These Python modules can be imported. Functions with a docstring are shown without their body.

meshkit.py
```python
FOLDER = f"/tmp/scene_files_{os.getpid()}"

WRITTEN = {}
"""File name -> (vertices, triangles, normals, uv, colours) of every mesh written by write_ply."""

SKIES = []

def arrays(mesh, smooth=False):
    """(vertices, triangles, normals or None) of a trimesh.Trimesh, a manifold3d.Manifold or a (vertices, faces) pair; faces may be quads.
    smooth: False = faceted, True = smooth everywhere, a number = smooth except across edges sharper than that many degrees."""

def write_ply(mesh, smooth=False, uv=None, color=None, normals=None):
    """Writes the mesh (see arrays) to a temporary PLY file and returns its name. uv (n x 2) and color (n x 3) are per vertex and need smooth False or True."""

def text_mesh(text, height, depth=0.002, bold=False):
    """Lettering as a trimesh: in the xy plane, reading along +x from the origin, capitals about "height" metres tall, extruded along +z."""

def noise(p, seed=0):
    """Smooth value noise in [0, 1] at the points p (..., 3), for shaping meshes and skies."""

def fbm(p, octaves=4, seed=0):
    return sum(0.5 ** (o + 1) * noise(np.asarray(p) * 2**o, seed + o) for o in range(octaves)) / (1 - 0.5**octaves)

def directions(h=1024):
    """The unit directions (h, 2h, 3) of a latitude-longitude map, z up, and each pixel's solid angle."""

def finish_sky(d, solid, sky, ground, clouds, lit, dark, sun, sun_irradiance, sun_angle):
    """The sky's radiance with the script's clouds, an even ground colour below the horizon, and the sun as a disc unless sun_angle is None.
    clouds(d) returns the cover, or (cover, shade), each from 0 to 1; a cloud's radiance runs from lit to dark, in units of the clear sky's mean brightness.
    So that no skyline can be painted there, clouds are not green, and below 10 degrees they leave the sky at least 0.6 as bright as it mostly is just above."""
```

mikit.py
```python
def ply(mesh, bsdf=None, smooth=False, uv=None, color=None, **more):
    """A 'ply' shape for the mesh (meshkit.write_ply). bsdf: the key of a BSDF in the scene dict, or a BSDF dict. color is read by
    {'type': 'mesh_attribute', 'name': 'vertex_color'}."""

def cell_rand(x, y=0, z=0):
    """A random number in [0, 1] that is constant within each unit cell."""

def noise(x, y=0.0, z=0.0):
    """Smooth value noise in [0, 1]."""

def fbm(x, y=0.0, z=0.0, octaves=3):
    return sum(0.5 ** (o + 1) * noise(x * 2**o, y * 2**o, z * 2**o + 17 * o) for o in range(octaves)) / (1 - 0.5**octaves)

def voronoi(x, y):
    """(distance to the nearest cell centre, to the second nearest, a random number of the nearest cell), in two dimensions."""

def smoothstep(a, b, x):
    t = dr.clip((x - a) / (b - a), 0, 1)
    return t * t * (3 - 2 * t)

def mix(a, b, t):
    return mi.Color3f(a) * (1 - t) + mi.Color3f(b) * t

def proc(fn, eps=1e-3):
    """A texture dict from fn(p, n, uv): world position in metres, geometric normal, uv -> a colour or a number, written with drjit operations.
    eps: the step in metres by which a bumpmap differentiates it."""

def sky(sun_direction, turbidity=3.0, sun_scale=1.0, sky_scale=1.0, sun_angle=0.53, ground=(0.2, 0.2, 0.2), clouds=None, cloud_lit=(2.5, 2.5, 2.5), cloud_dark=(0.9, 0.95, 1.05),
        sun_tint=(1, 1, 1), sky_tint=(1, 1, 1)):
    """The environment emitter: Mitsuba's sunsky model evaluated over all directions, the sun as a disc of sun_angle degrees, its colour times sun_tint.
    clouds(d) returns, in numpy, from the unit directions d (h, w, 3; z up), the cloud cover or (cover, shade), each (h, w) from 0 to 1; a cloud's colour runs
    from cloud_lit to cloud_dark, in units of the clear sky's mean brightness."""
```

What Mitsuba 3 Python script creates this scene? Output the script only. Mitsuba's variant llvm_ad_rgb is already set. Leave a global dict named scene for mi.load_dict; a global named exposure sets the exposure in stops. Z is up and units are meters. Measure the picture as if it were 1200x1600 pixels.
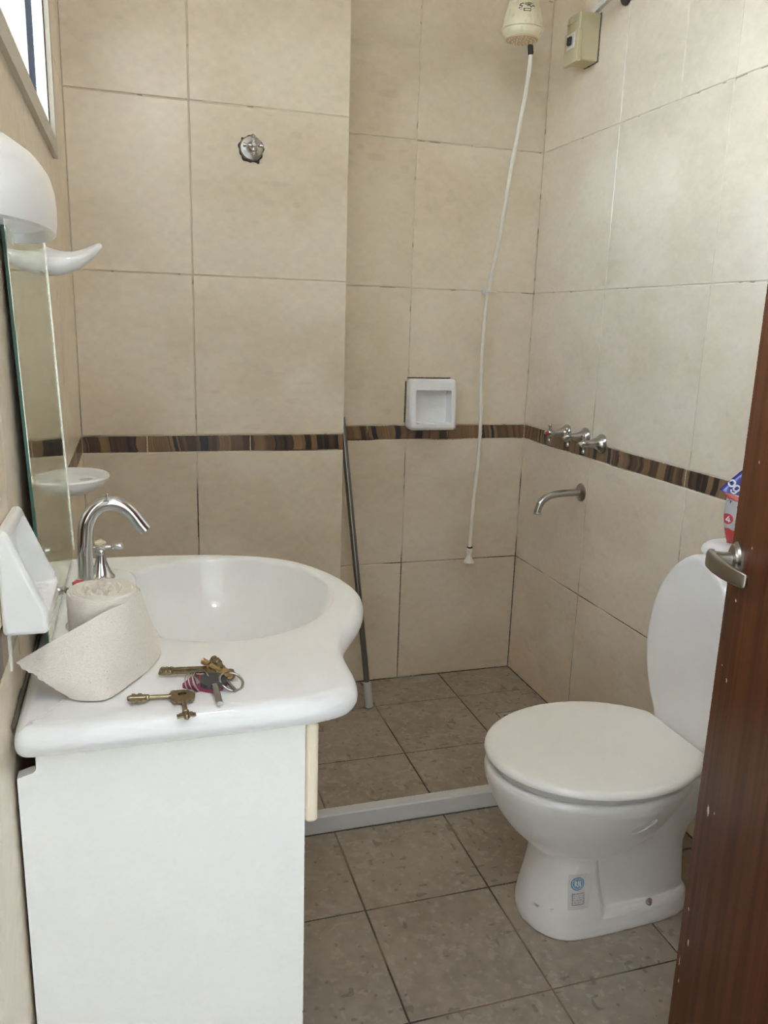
import math, random
import numpy as np, trimesh, mitsuba as mi, drjit as dr
import mikit, meshkit
from manifold3d import Manifold, Mesh as MMesh
import shapely
from shapely.geometry import Polygon, box as sbox, Point
from scipy.interpolate import RectBivariateSpline, CubicSpline

random.seed(7); rng = np.random.default_rng(7)
T = mi.ScalarTransform4f
scene, labels = {}, {}

# ------------------------------------------------------------------ camera, sky, exposure
CAM_H = 1.26
YAW, PITCH, ROLL, FPX = math.radians(17.43265), math.radians(13.21346), math.radians(-1.79967), 1253.767
cy, sy, cp, sp = math.cos(YAW), math.sin(YAW), math.cos(PITCH), math.sin(PITCH)
fwd = np.array([sy * cp, cy * cp, -sp]); right = np.array([cy, -sy, 0.0]); down = np.cross(fwd, right)
down2 = -math.sin(ROLL) * right + math.cos(ROLL) * down
eye = np.array([0, 0, CAM_H])
scene['camera'] = {'type': 'perspective', 'fov': 2 * math.degrees(math.atan(600 / FPX)), 'fov_axis': 'x', 'near_clip': 0.02, 'far_clip': 200.0,
                   'to_world': T().look_at(origin=eye.tolist(), target=(eye + fwd).tolist(), up=(-down2).tolist())}
exposure = 6.62
SKY, SUN = 1.0, 0.0


def overcast(d):
    n = meshkit.fbm(d * 2.2 + 5.0, 4, 3)
    return np.clip(0.35 + 0.6 * (n - 0.5), 0, 1), np.clip(0.35 + 1.2 * (n - 0.5), 0, 1)


scene['sky'] = mikit.sky((-0.70, 0.45, 0.52), turbidity=2.6, sun_scale=SUN, sky_scale=SKY, ground=(0.30, 0.29, 0.27), clouds=overcast, cloud_lit=(1.5, 1.5, 1.5), cloud_dark=(0.95, 0.97, 1.02))

# ------------------------------------------------------------------ materials
def C(r, g, b): return mi.Color3f(r, g, b)


def wall_tile_color(tint):
    def fn(p, n, uv):
        big = mikit.fbm(p.x * 4.2 + 3, p.y * 4.2 + 7, p.z * 4.2, 3)
        fine = mikit.fbm(p.x * 60, p.y * 60, p.z * 60, 3)
        c = mikit.mix((0.560 * tint, 0.478 * tint, 0.362 * tint), (0.625 * tint, 0.550 * tint, 0.438 * tint), mikit.smoothstep(0.3, 0.7, big))
        c = c * (0.93 + 0.14 * fine)
        scuff = mikit.smoothstep(0.74, 0.82, mikit.noise(p.x * 26 + p.y * 26, p.y * 7, p.z * 38)) * mikit.smoothstep(0.62, 0.7, mikit.noise(p.x * 3 + 11, p.y * 3, p.z * 3))
        return c * (1 - 0.05 * scuff)
    return fn


def grout_color(p, n, uv):
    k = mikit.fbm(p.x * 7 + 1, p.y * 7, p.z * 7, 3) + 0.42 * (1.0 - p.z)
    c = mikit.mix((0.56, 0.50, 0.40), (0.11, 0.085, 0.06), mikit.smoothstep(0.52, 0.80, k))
    spot = mikit.smoothstep(0.76, 0.82, mikit.noise(p.x * 45, p.y * 45, p.z * 45))
    return c * (1 - 0.5 * spot)


def border_color(p, n, uv):
    s = p.x + p.y * 1.013 + 0.012 * (mikit.noise(p.z * 40, p.x * 9, p.y * 9) - 0.5) + 0.12 * (p.z - 0.9)
    cell = s * 34.0 + 1.1 * mikit.noise(s * 21.0)
    a = 0.72 * mikit.cell_rand(dr.floor(cell), 3, 5) + 0.28 * mikit.noise(s * 85.0, 4.0)
    b = mikit.noise(s * 420.0, p.z * 5)
    c = mikit.mix((0.060, 0.036, 0.024), (0.165, 0.098, 0.052), mikit.smoothstep(0.3, 0.55, a))
    c = mikit.mix(c, (0.205, 0.128, 0.064), mikit.smoothstep(0.60, 0.72, a))
    c = mikit.mix(c, (0.022, 0.025, 0.030), mikit.smoothstep(0.76, 0.79, a))
    c = mikit.mix(c, (0.028, 0.022, 0.020), mikit.smoothstep(0.24, 0.20, a))
    return c * (0.80 + 0.4 * b)


def floor_color(p, n, uv):
    big = mikit.fbm(p.x * 5 + 2, p.y * 5, 1.5, 3)
    med = mikit.fbm(p.x * 34, p.y * 34, 3.5, 3)
    vein = mikit.smoothstep(0.60, 0.74, mikit.fbm(p.x * 70 + 5, p.y * 70, 9.0, 4))
    c = mikit.mix((0.245, 0.205, 0.163), (0.310, 0.264, 0.214), mikit.smoothstep(0.3, 0.7, 0.5 * big + 0.5 * med))
    c = mikit.mix(c, (0.42, 0.37, 0.31), vein * 0.35)
    pit = mikit.smoothstep(0.86, 0.90, mikit.noise(p.x * 70, p.y * 70, 2.0))
    return c * (1 - 0.25 * pit)


def floor_grout_color(p, n, uv):
    k = mikit.fbm(p.x * 9, p.y * 9, 4.0, 3)
    return mikit.mix((0.075, 0.058, 0.042), (0.20, 0.15, 0.10), mikit.smoothstep(0.45, 0.7, k))


DOOR_A = math.radians(26.0)
DOOR_E = np.array([0.800, 0.900])            # free edge, room-side corner
DOOR_D = -np.array([math.sin(DOOR_A), math.cos(DOOR_A)])   # along the door towards its hinges
DOOR_N = np.array([-math.cos(DOOR_A), math.sin(DOOR_A)])   # normal of the face in view
CHIPS = [(0.030, 0.800, 0.0022, 0.0016), (0.052, 0.905, 0.0030, 0.0025), (0.060, 0.790, 0.0030, 0.0030), (0.058, 0.585, 0.0055, 0.0085), (0.088, 0.600, 0.002, 0.002),
         (0.030, 0.395, 0.0025, 0.0028), (0.050, 0.352, 0.0030, 0.0060), (0.018, 0.290, 0.0022, 0.0090), (0.028, 0.262, 0.0020, 0.0050), (0.070, 1.10, 0.002, 0.002), (0.09, 0.99, 0.002, 0.002)]


def wood_color(p, n, uv):
    u = (p.x - float(DOOR_E[0])) * float(DOOR_D[0]) + (p.y - float(DOOR_E[1])) * float(DOOR_D[1])
    g = mikit.fbm(u * 75, p.z * 2.2, 0.5, 4)
    g2 = mikit.fbm(u * 260, p.z * 5, 2.5, 2)
    c = mikit.mix((0.056, 0.0135, 0.0030), (0.092, 0.0235, 0.0052), mikit.smoothstep(0.25, 0.75, g))
    c = c * (0.92 + 0.16 * g2)
    wear = dr.maximum(dr.abs(u - 0.018) / 0.007, dr.abs(p.z - 0.868) / 0.036) + 0.5 * (mikit.noise(u * 300, p.z * 90) - 0.5)
    c = mikit.mix(c, (0.028, 0.014, 0.012), 0.75 * mikit.smoothstep(1.1, 0.85, wear))
    for (cu, cz, ru, rz) in CHIPS:
        e = dr.square((u - cu) / ru) + dr.square((p.z - cz) / rz) + 0.9 * (mikit.noise(u * 500, p.z * 500) - 0.5)
        c = mikit.mix(c, (0.55, 0.48, 0.40), mikit.smoothstep(1.0, 0.6, e))
    return c


def porcelain_color(p, n, uv):
    k = mikit.fbm(p.x * 14, p.y * 14, p.z * 14, 3)
    c = mikit.mix((0.665, 0.665, 0.66), (0.70, 0.70, 0.695), k)
    return c


def toilet_color(p, n, uv):
    k = mikit.fbm(p.x * 9, p.y * 9, p.z * 9, 3)
    c = mikit.mix((0.66, 0.645, 0.625), (0.70, 0.685, 0.665), k)
    st = mikit.smoothstep(0.025, 0.0, dr.abs(p.z - 0.03 - 0.02 * mikit.noise(p.x * 30, p.y * 30))) * mikit.smoothstep(0.5, 0.75, mikit.noise(p.x * 18, p.y * 18, 3))
    c = mikit.mix(c, (0.42, 0.35, 0.26), 0.12 * st)
    smear = dr.abs(p.z - 0.062 - 0.45 * (p.x - 0.795)) + 0.006 * mikit.noise(p.z * 300, p.x * 200)
    sm = mikit.smoothstep(0.0065, 0.003, smear) * mikit.smoothstep(0.806, 0.800, p.x) * mikit.smoothstep(0.775, 0.783, p.x) * mikit.smoothstep(1.385, 1.37, p.y) * mikit.smoothstep(0.3, 0.5, mikit.noise(p.x * 160, p.z * 160))
    return mikit.mix(c, (0.16, 0.12, 0.09), 0.8 * sm)


def paper_color(p, n, uv):
    f = mikit.noise(p.x * 900, p.y * 900, p.z * 900)
    s = mikit.smoothstep(0.86, 0.93, mikit.noise(p.x * 420 + 3, p.y * 420, p.z * 420))
    c = mikit.mix((0.60, 0.55, 0.49), (0.70, 0.655, 0.60), f)
    return c * (1 - 0.18 * s)


def paper_bump(p, n, uv):
    return mikit.fbm(p.x * 420, p.y * 420, p.z * 420, 2)


def laminate_color(p, n, uv):
    f = mikit.fbm(p.x * 160, p.y * 160, p.z * 160, 2)
    return mikit.mix((0.735, 0.72, 0.70), (0.765, 0.75, 0.73), f)


def old_plastic_color(p, n, uv):
    f = mikit.fbm(p.x * 38, p.y * 38, p.z * 38, 3)
    d = mikit.smoothstep(0.66, 0.78, mikit.noise(p.x * 130, p.y * 130, p.z * 60))
    return mikit.mix((0.60, 0.53, 0.37), (0.68, 0.62, 0.46), f) * (1 - 0.10 * d)


def steel_color(p, n, uv):
    k = mikit.fbm(p.x * 60, p.y * 60, p.z * 60, 3)
    return mikit.mix((0.30, 0.285, 0.27), (0.46, 0.445, 0.43), k)


def bronze_color(p, n, uv):
    k = mikit.fbm(p.x * 170, p.y * 170, p.z * 170, 3)
    return mikit.mix((0.17, 0.135, 0.085), (0.36, 0.29, 0.185), k)


def sticker_color(p, n, uv):
    x, y = (uv.x - 0.5) * 0.034, (uv.y - 0.5) * 0.060           # metres on the label
    c = C(0.56, 0.545, 0.52)
    r = dr.sqrt(dr.square(x + 0.002) + dr.square(y - 0.0135))
    disc = mikit.smoothstep(0.0118, 0.0108, r) * (0.75 + 0.5 * mikit.noise(x * 900, y * 900))
    c = mikit.mix(c, (0.085, 0.24, 0.36), dr.clip(disc, 0, 1))
    ring = mikit.smoothstep(0.0007, 0.0003, dr.abs(r - 0.0088))
    c = mikit.mix(c, (0.55, 0.60, 0.62), ring * 0.8)
    # the white monogram in the disc: three slanting strokes and a bow
    def stroke(x0, y0, x1, y1, w):
        dx, dy = x1 - x0, y1 - y0
        t = dr.clip(((x - x0) * dx + (y - y0) * dy) / (dx * dx + dy * dy), 0, 1)
        return mikit.smoothstep(w, w * 0.5, dr.sqrt(dr.square(x - x0 - t * dx) + dr.square(y - y0 - t * dy)))
    mono = stroke(-0.0065, 0.0085, -0.0065, 0.0185, 0.0009)
    mono = dr.maximum(mono, stroke(-0.0065, 0.0180, -0.0035, 0.0165, 0.0009))
    mono = dr.maximum(mono, stroke(-0.0035, 0.0165, -0.0060, 0.0140, 0.0009))
    mono = dr.maximum(mono, stroke(-0.0055, 0.0140, -0.0025, 0.0085, 0.0009))
    mono = dr.maximum(mono, stroke(-0.0012, 0.0085, -0.0008, 0.0185, 0.0009))
    mono = dr.maximum(mono, stroke(-0.0008, 0.0185, 0.0024, 0.0085, 0.0009))
    mono = dr.maximum(mono, stroke(0.0024, 0.0085, 0.0028, 0.0185, 0.0009))
    c = mikit.mix(c, (0.62, 0.64, 0.64), mono)
    bx, by = dr.abs(x + 0.0005) - 0.0098, dr.abs(y + 0.0125) - 0.0092
    edge = mikit.smoothstep(0.0008, 0.0004, dr.abs(dr.maximum(bx, by)))
    c = mikit.mix(c, (0.15, 0.19, 0.24), edge)
    inside = mikit.smoothstep(0.0, -0.0008, dr.maximum(bx, by) + 0.0012)
    row = mikit.smoothstep(0.6, 0.75, dr.abs(dr.sin((y + 0.0125) * 830.0))) * mikit.smoothstep(0.35, 0.5, mikit.noise(x * 1500, dr.floor((y + 0.0125) * 264.0)))
    return mikit.mix(c, (0.20, 0.23, 0.27), 0.7 * inside * row)


BAG_O = np.array([1.1705, 1.352, 0.8325]); BAG_U = np.array([0.76, -0.65, 0.0]); BAG_N = np.array([-0.65, -0.76, 0.0])


def bag_color(p, n, uv):
    u = (p.x - float(BAG_O[0])) * 0.76 - (p.y - float(BAG_O[1])) * 0.65
    v = p.z - float(BAG_O[2])
    wob = 0.006 * (mikit.noise(u * 90, v * 90) - 0.5)
    c = C(0.42, 0.40, 0.385)
    c = mikit.mix(c, (0.46, 0.055, 0.062), mikit.smoothstep(0.034, 0.031, v + wob))
    band = mikit.smoothstep(0.006, 0.0045, dr.abs(v - 0.0985 + 0.25 * (u - 0.02) + wob))
    c = mikit.mix(c, (0.50, 0.10, 0.085), band)
    band2 = mikit.smoothstep(0.0042, 0.003, dr.abs(v - 0.0855 + 0.55 * (u - 0.02)))
    c = mikit.mix(c, (0.085, 0.085, 0.17), band2 * mikit.smoothstep(0.35, 0.5, mikit.noise(u * 420, v * 200)))
    rc = dr.sqrt(dr.square(u - 0.0080) + dr.square(v - 0.0540))
    c = mikit.mix(c, (0.48, 0.05, 0.065), mikit.smoothstep(0.0115, 0.0105, rc))
    pinkish = mikit.smoothstep(0.097, 0.100, v) * mikit.smoothstep(0.5, 0.7, mikit.noise(u * 120, v * 60))
    c = mikit.mix(c, (0.50, 0.13, 0.11), 0.8 * pinkish)
    top = v + 0.12 * u - 0.1080
    c = mikit.mix(c, (0.030, 0.034, 0.21), mikit.smoothstep(-0.001, 0.001, top + wob * 0.3))
    c = mikit.mix(c, (0.030, 0.034, 0.21), mikit.smoothstep(0.118, 0.120, v))
    return c


def P(fn): return mikit.proc(fn)
def principled(color, rough, **k):
    return {'type': 'twosided', 'bsdf': {'type': 'principled', 'base_color': color if isinstance(color, dict) else {'type': 'rgb', 'value': list(color)}, 'roughness': rough, **k}}


M = scene
for i, t in enumerate((0.975, 1.0, 1.03)):
    M[f'mat_tile_{i}'] = principled(P(wall_tile_color(t)), 0.30, specular=0.55)
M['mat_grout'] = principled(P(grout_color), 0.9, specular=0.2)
M['mat_border'] = principled(P(border_color), 0.28, specular=0.5)
M['mat_floor'] = principled(P(floor_color), 0.5, specular=0.4)
M['mat_floor_grout'] = principled(P(floor_grout_color), 0.9, specular=0.2)
M['mat_wood'] = principled(P(wood_color), 0.42, specular=0.2)
M['mat_porcelain'] = principled(P(porcelain_color), 0.05, specular=0.6)
M['mat_toilet'] = principled(P(toilet_color), 0.06, specular=0.6)
M['mat_lid'] = principled((0.74, 0.73, 0.70), 0.32, specular=0.45)
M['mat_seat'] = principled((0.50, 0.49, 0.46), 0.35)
M['mat_paper'] = {'type': 'twosided', 'bsdf': {'type': 'bumpmap', 'arbitrary': {'type': 'proc', **{k: v for k, v in P(paper_bump).items() if k != 'type'}}, 'scale': 0.0009,
                  'bsdf': {'type': 'principled', 'base_color': P(paper_color), 'roughness': 0.95, 'specular': 0.1}}}
M['mat_laminate'] = principled(P(laminate_color), 0.35, specular=0.4)
M['mat_cream'] = principled((0.72, 0.635, 0.49), 0.4)
M['mat_old_plastic'] = principled(P(old_plastic_color), 0.3, specular=0.5)
M['mat_box'] = principled((0.47, 0.415, 0.265), 0.45)
M['mat_chrome'] = principled((0.62, 0.62, 0.63), 0.05, metallic=1.0)
M['mat_dull_chrome'] = principled((0.44, 0.425, 0.40), 0.13, metallic=1.0)
M['mat_nickel'] = principled((0.36, 0.33, 0.29), 0.30, metallic=1.0)
M['mat_steel'] = principled(P(steel_color), 0.30, metallic=1.0)
M['mat_pole'] = principled((0.27, 0.265, 0.26), 0.22, metallic=1.0)
M['mat_brass'] = principled(P(bronze_color), 0.33, metallic=1.0)
M['mat_bright_brass'] = principled((0.52, 0.38, 0.20), 0.25, metallic=1.0)
M['mat_mirror'] = {'type': 'conductor', 'specular_reflectance': {'type': 'rgb', 'value': [0.84, 0.87, 0.80]}}
M['mat_glass_edge'] = principled((0.035, 0.11, 0.085), 0.15)
M['mat_mirror_glint'] = principled((0.78, 0.78, 0.74), 0.2)
M['mat_mirror_back'] = principled((0.20, 0.20, 0.19), 0.6)
M['mat_white_paint'] = principled((0.74, 0.73, 0.70), 0.6)
M['mat_beige_paint'] = principled((0.60, 0.55, 0.46), 0.6)
M['mat_drain'] = principled((0.36, 0.32, 0.27), 0.5)
M['mat_plaster'] = principled((0.46, 0.41, 0.34), 0.8)
M['mat_trim'] = principled((0.47, 0.425, 0.35), 0.45)
M['mat_alu'] = principled((0.72, 0.72, 0.70), 0.3)
M['mat_kerb'] = principled((0.52, 0.52, 0.51), 0.35)
M['mat_navy'] = principled((0.02, 0.03, 0.055), 0.12)
M['mat_dark_rubber'] = principled((0.018, 0.018, 0.020), 0.5)
M['mat_rod'] = principled((0.040, 0.030, 0.034), 0.4)
M['mat_white_pvc'] = principled((0.66, 0.62, 0.54), 0.35)
M['mat_white_plastic'] = principled((0.60, 0.585, 0.55), 0.4)
M['mat_cap_grey'] = principled((0.42, 0.42, 0.41), 0.5)
M['mat_red'] = principled((0.42, 0.035, 0.055), 0.3)
M['mat_magenta'] = principled((0.23, 0.028, 0.075), 0.4)
M['mat_ivory'] = principled((0.60, 0.54, 0.40), 0.35)
M['mat_amber'] = principled((0.52, 0.38, 0.22), 0.3)
M['mat_ink'] = principled((0.085, 0.080, 0.075), 0.6)
M['mat_mortar'] = principled((0.44, 0.405, 0.35), 0.9)
M['mat_caulk'] = principled((0.66, 0.62, 0.54), 0.6)
M['mat_dirt'] = principled((0.035, 0.030, 0.028), 0.9)
M['mat_dark_line'] = principled((0.10, 0.085, 0.07), 0.7)
M['mat_particle'] = principled((0.26, 0.16, 0.08), 0.9)
M['mat_sticker'] = principled(P(sticker_color), 0.35)
M['mat_bag'] = principled(P(bag_color), 0.22, specular=0.6)
M['mat_bag_white'] = principled((0.62, 0.62, 0.66), 0.3)
M['mat_concrete'] = principled((0.34, 0.32, 0.29), 0.85)
M['mat_key_plastic'] = principled((0.035, 0.038, 0.042), 0.35)
M['mat_pane'] = {'type': 'thindielectric', 'int_ior': 1.5}

# ------------------------------------------------------------------ mesh helpers
def tm(v, f): return trimesh.Trimesh(np.asarray(v, float), np.asarray(f, int), process=False)
def cat(ms): return trimesh.util.concatenate(ms)


def cbox(x0, x1, y0, y1, z0, z1, b=0.002):
    """A box with chamfered edges."""
    b = min(b, (x1 - x0) * .45, (y1 - y0) * .45, (z1 - z0) * .45)
    pts = []
    for sx in (0, 1):
        for sy_ in (0, 1):
            for sz in (0, 1):
                X, Y, Z = (x1 if sx else x0), (y1 if sy_ else y0), (z1 if sz else z0)
                dx, dy, dz = (-b if sx else b), (-b if sy_ else b), (-b if sz else b)
                pts += [(X, Y + dy, Z + dz), (X + dx, Y, Z + dz), (X + dx, Y + dy, Z)]
    return trimesh.convex.convex_hull(np.array(pts))


def rbox(x0, x1, y0, y1, z0, z1, r, n=16):
    s = Manifold.sphere(r, n)
    hs = [s.translate([x, y, z]) for x in (x0 + r, x1 - r) for y in (y0 + r, y1 - r) for z in (z0 + r, z1 - r)]
    return Manifold.batch_hull(hs)


def man(mesh):
    m = Manifold(MMesh(np.asarray(mesh.vertices, np.float32), np.asarray(mesh.faces, np.uint32)))
    return m


def unman(m):
    k = m.to_mesh()
    return trimesh.Trimesh(np.array(k.vert_properties[:, :3], float), np.array(k.tri_verts), process=True)


def frame(axis):
    a = np.asarray(axis, float); a = a / np.linalg.norm(a)
    h = np.array([0, 0, 1.0]) if abs(a[2]) < 0.9 else np.array([1.0, 0, 0])
    u = np.cross(h, a); u /= np.linalg.norm(u)
    return u, np.cross(a, u), a


def aim(mesh, origin, axis, up=None):
    """Local +z goes to axis, local origin to origin; local +y is as near to up as can be."""
    u, v, a = frame(axis)
    if up is not None:
        v = np.asarray(up, float) - np.dot(up, a) * a; v /= np.linalg.norm(v); u = np.cross(v, a)
    m = mesh.copy(); m.vertices = m.vertices @ np.array([u, v, a]) + np.asarray(origin)
    return m


def lathe(profile, n=32, origin=(0, 0, 0), axis=(0, 0, 1)):
    pr = np.asarray(profile, float); th = np.linspace(0, 2 * np.pi, n, endpoint=False)
    v, f = [], []
    for r, z in pr: v += [(r * math.cos(t), r * math.sin(t), z) for t in th]
    for i in range(len(pr) - 1):
        for j in range(n):
            a, b, c, d = i * n + j, i * n + (j + 1) % n, (i + 1) * n + (j + 1) % n, (i + 1) * n + j
            f += [(a, b, c), (a, c, d)]
    for ring, flip in ((0, True), (len(pr) - 1, False)):
        k = len(v); v.append((0, 0, pr[ring][1]))
        for j in range(n):
            a, b = ring * n + j, ring * n + (j + 1) % n
            f.append((k, b, a) if flip else (k, a, b))
    m = tm(v, f)
    if m.volume < 0: m.invert()
    return aim(m, origin, axis)


def loft(sections, caps=True):
    """sections: list of (n, 3) closed rings with the same count."""
    S = [np.asarray(s, float) for s in sections]; n = len(S[0]); v = np.vstack(S); f = []
    for i in range(len(S) - 1):
        for j in range(n):
            a, b, c, d = i * n + j, i * n + (j + 1) % n, (i + 1) * n + (j + 1) % n, (i + 1) * n + j
            f += [(a, b, c), (a, c, d)]
    if caps:
        for ring, flip in ((0, True), (len(S) - 1, False)):
            k = len(v); v = np.vstack([v, S[ring].mean(0)])
            for j in range(n):
                a, b = ring * n + j, ring * n + (j + 1) % n
                f.append((k, b, a) if flip else (k, a, b))
    m = tm(v, f)
    if caps and m.volume < 0: m.invert()
    return m


def tube(path, r, n=12, closed=False, flat=1.0):
    p = np.asarray(path, float); r = np.broadcast_to(np.asarray(r, float), (len(p),))
    t = np.gradient(p, axis=0) if not closed else np.roll(p, -1, 0) - np.roll(p, 1, 0)
    t /= np.linalg.norm(t, axis=1, keepdims=True)
    u = frame(t[0])[0]; rings = []
    th = np.linspace(0, 2 * np.pi, n, endpoint=False)
    for i in range(len(p)):
        u = u - np.dot(u, t[i]) * t[i]; u /= np.linalg.norm(u); w = np.cross(t[i], u)
        rings.append(p[i] + r[i] * (np.cos(th)[:, None] * u + flat * np.sin(th)[:, None] * w))
    if closed: rings.append(rings[0])
    return loft(rings, not closed)


def spline(pts, n):
    p = np.asarray(pts, float); d = np.r_[0, np.cumsum(np.linalg.norm(np.diff(p, axis=0), axis=1))]
    return CubicSpline(d, p)(np.linspace(0, d[-1], n))


def put(key, mesh, mat, smooth=False, **k):
    assert key not in scene, key
    scene[key] = mikit.ply(mesh, mat, smooth, **k); return key


COUNT = {}
def num(base):
    i = COUNT.get(base, -1) + 1; COUNT[base] = i
    while True:
        k = base if i == 0 else f'{base}_{i:03d}'
        if k not in scene: COUNT[base] = i; return k
        i += 1


def part(parent, name, mesh, mat, smooth=False, label=None, **k):
    key = num(f'{parent}__{name}'); put(key, mesh, mat, smooth, **k)
    if label: labels[key] = {'label': label}
    return key


def thing(name, label, category, group=None):
    key = name; i = 0
    while key in labels: i += 1; key = f'{name}_{i:03d}'
    labels[key] = {'label': label, 'category': category}
    if group: labels[key]['group'] = group
    return key


def struct(name, label): labels[name] = {'label': label, 'kind': 'structure'}; return name


# ------------------------------------------------------------------ the room shell
XL, XR, XP, Y1, Y2, YF, H = -0.1466, 1.3236, 0.6102, 2.3856, 2.5773, 0.265, 2.90
ZB0, ZB1 = 0.8770, 0.9262        # the border strip
G = 0.0017                        # half a joint
REC = 0.0022                      # how far the joints lie back


def tile_mesh(P0, U, V, N, w, h, bev=0.0014, thick=0.009):
    P0, U, V, N = (np.asarray(a, float) for a in (P0, U, V, N))
    def ring(i, d): return [P0 + U * a + V * b + N * d for a, b in ((i, i), (w - i, i), (w - i, h - i), (i, h - i))]
    v = ring(0, -thick) + ring(0, -bev * 0.8) + ring(bev, 0)
    f = []
    for k in (0, 4):
        for j in range(4):
            a, b, c, d = k + j, k + (j + 1) % 4, k + 4 + (j + 1) % 4, k + 4 + j
            f += [(a, b, c), (a, c, d)]
    f += [(8, 9, 10), (8, 10, 11), (2, 1, 0), (3, 2, 0)]
    m = tm(v, f)
    if np.dot(np.cross(U, V), N) < 0: m.invert()
    return m


def tile_wall(wall, P0, U, V, N, rects, mat='tile', hole=None):
    """rects: (u0, v0, u1, v1) in the wall's plane, joints centred on those lines."""
    for (u0, v0, u1, v1) in rects:
        a = sbox(u0 + G, v0 + G, u1 - G, v1 - G)
        if hole is not None: a = a.difference(hole)
        for g in getattr(a, 'geoms', [a]):
            if g.is_empty or g.area < 1e-5: continue
            x0, y0, x1, y1 = g.bounds
            jit = random.uniform(-0.0003, 0.0003)
            if abs(g.area - (x1 - x0) * (y1 - y0)) < 1e-7:
                m = tile_mesh(np.asarray(P0) + np.asarray(U) * x0 + np.asarray(V) * y0 + np.asarray(N) * jit, U, V, N, x1 - x0, y1 - y0)
            else:
                e = trimesh.creation.extrude_polygon(g, 0.009, engine='earcut')
                q = e.vertices; e = tm(np.asarray(P0) + q[:, :1] * np.asarray(U) + q[:, 1:2] * np.asarray(V) + (q[:, 2:] - 0.009 + jit) * np.asarray(N), e.faces)
                if np.dot(np.cross(U, V), N) < 0: e.invert()
                m = e
            if mat == 'tile': part(wall, 'tile', m, f'mat_tile_{random.choice((0, 1, 1, 2))}')
            else: part(wall, 'border_tile', m, 'mat_border')


ROWS = [(0.0, 0.439), (0.439, ZB0), (ZB1, 1.375), (1.375, 1.823), (1.823, 2.270), (2.270, 2.717), (2.717, H)]
def grid(cols, rows): return [(a, z0, b, z1) for z0, z1 in rows for a, b in cols]


X_, Y_, Z_ = (1, 0, 0), (0, 1, 0), (0, 0, 1)
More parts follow.
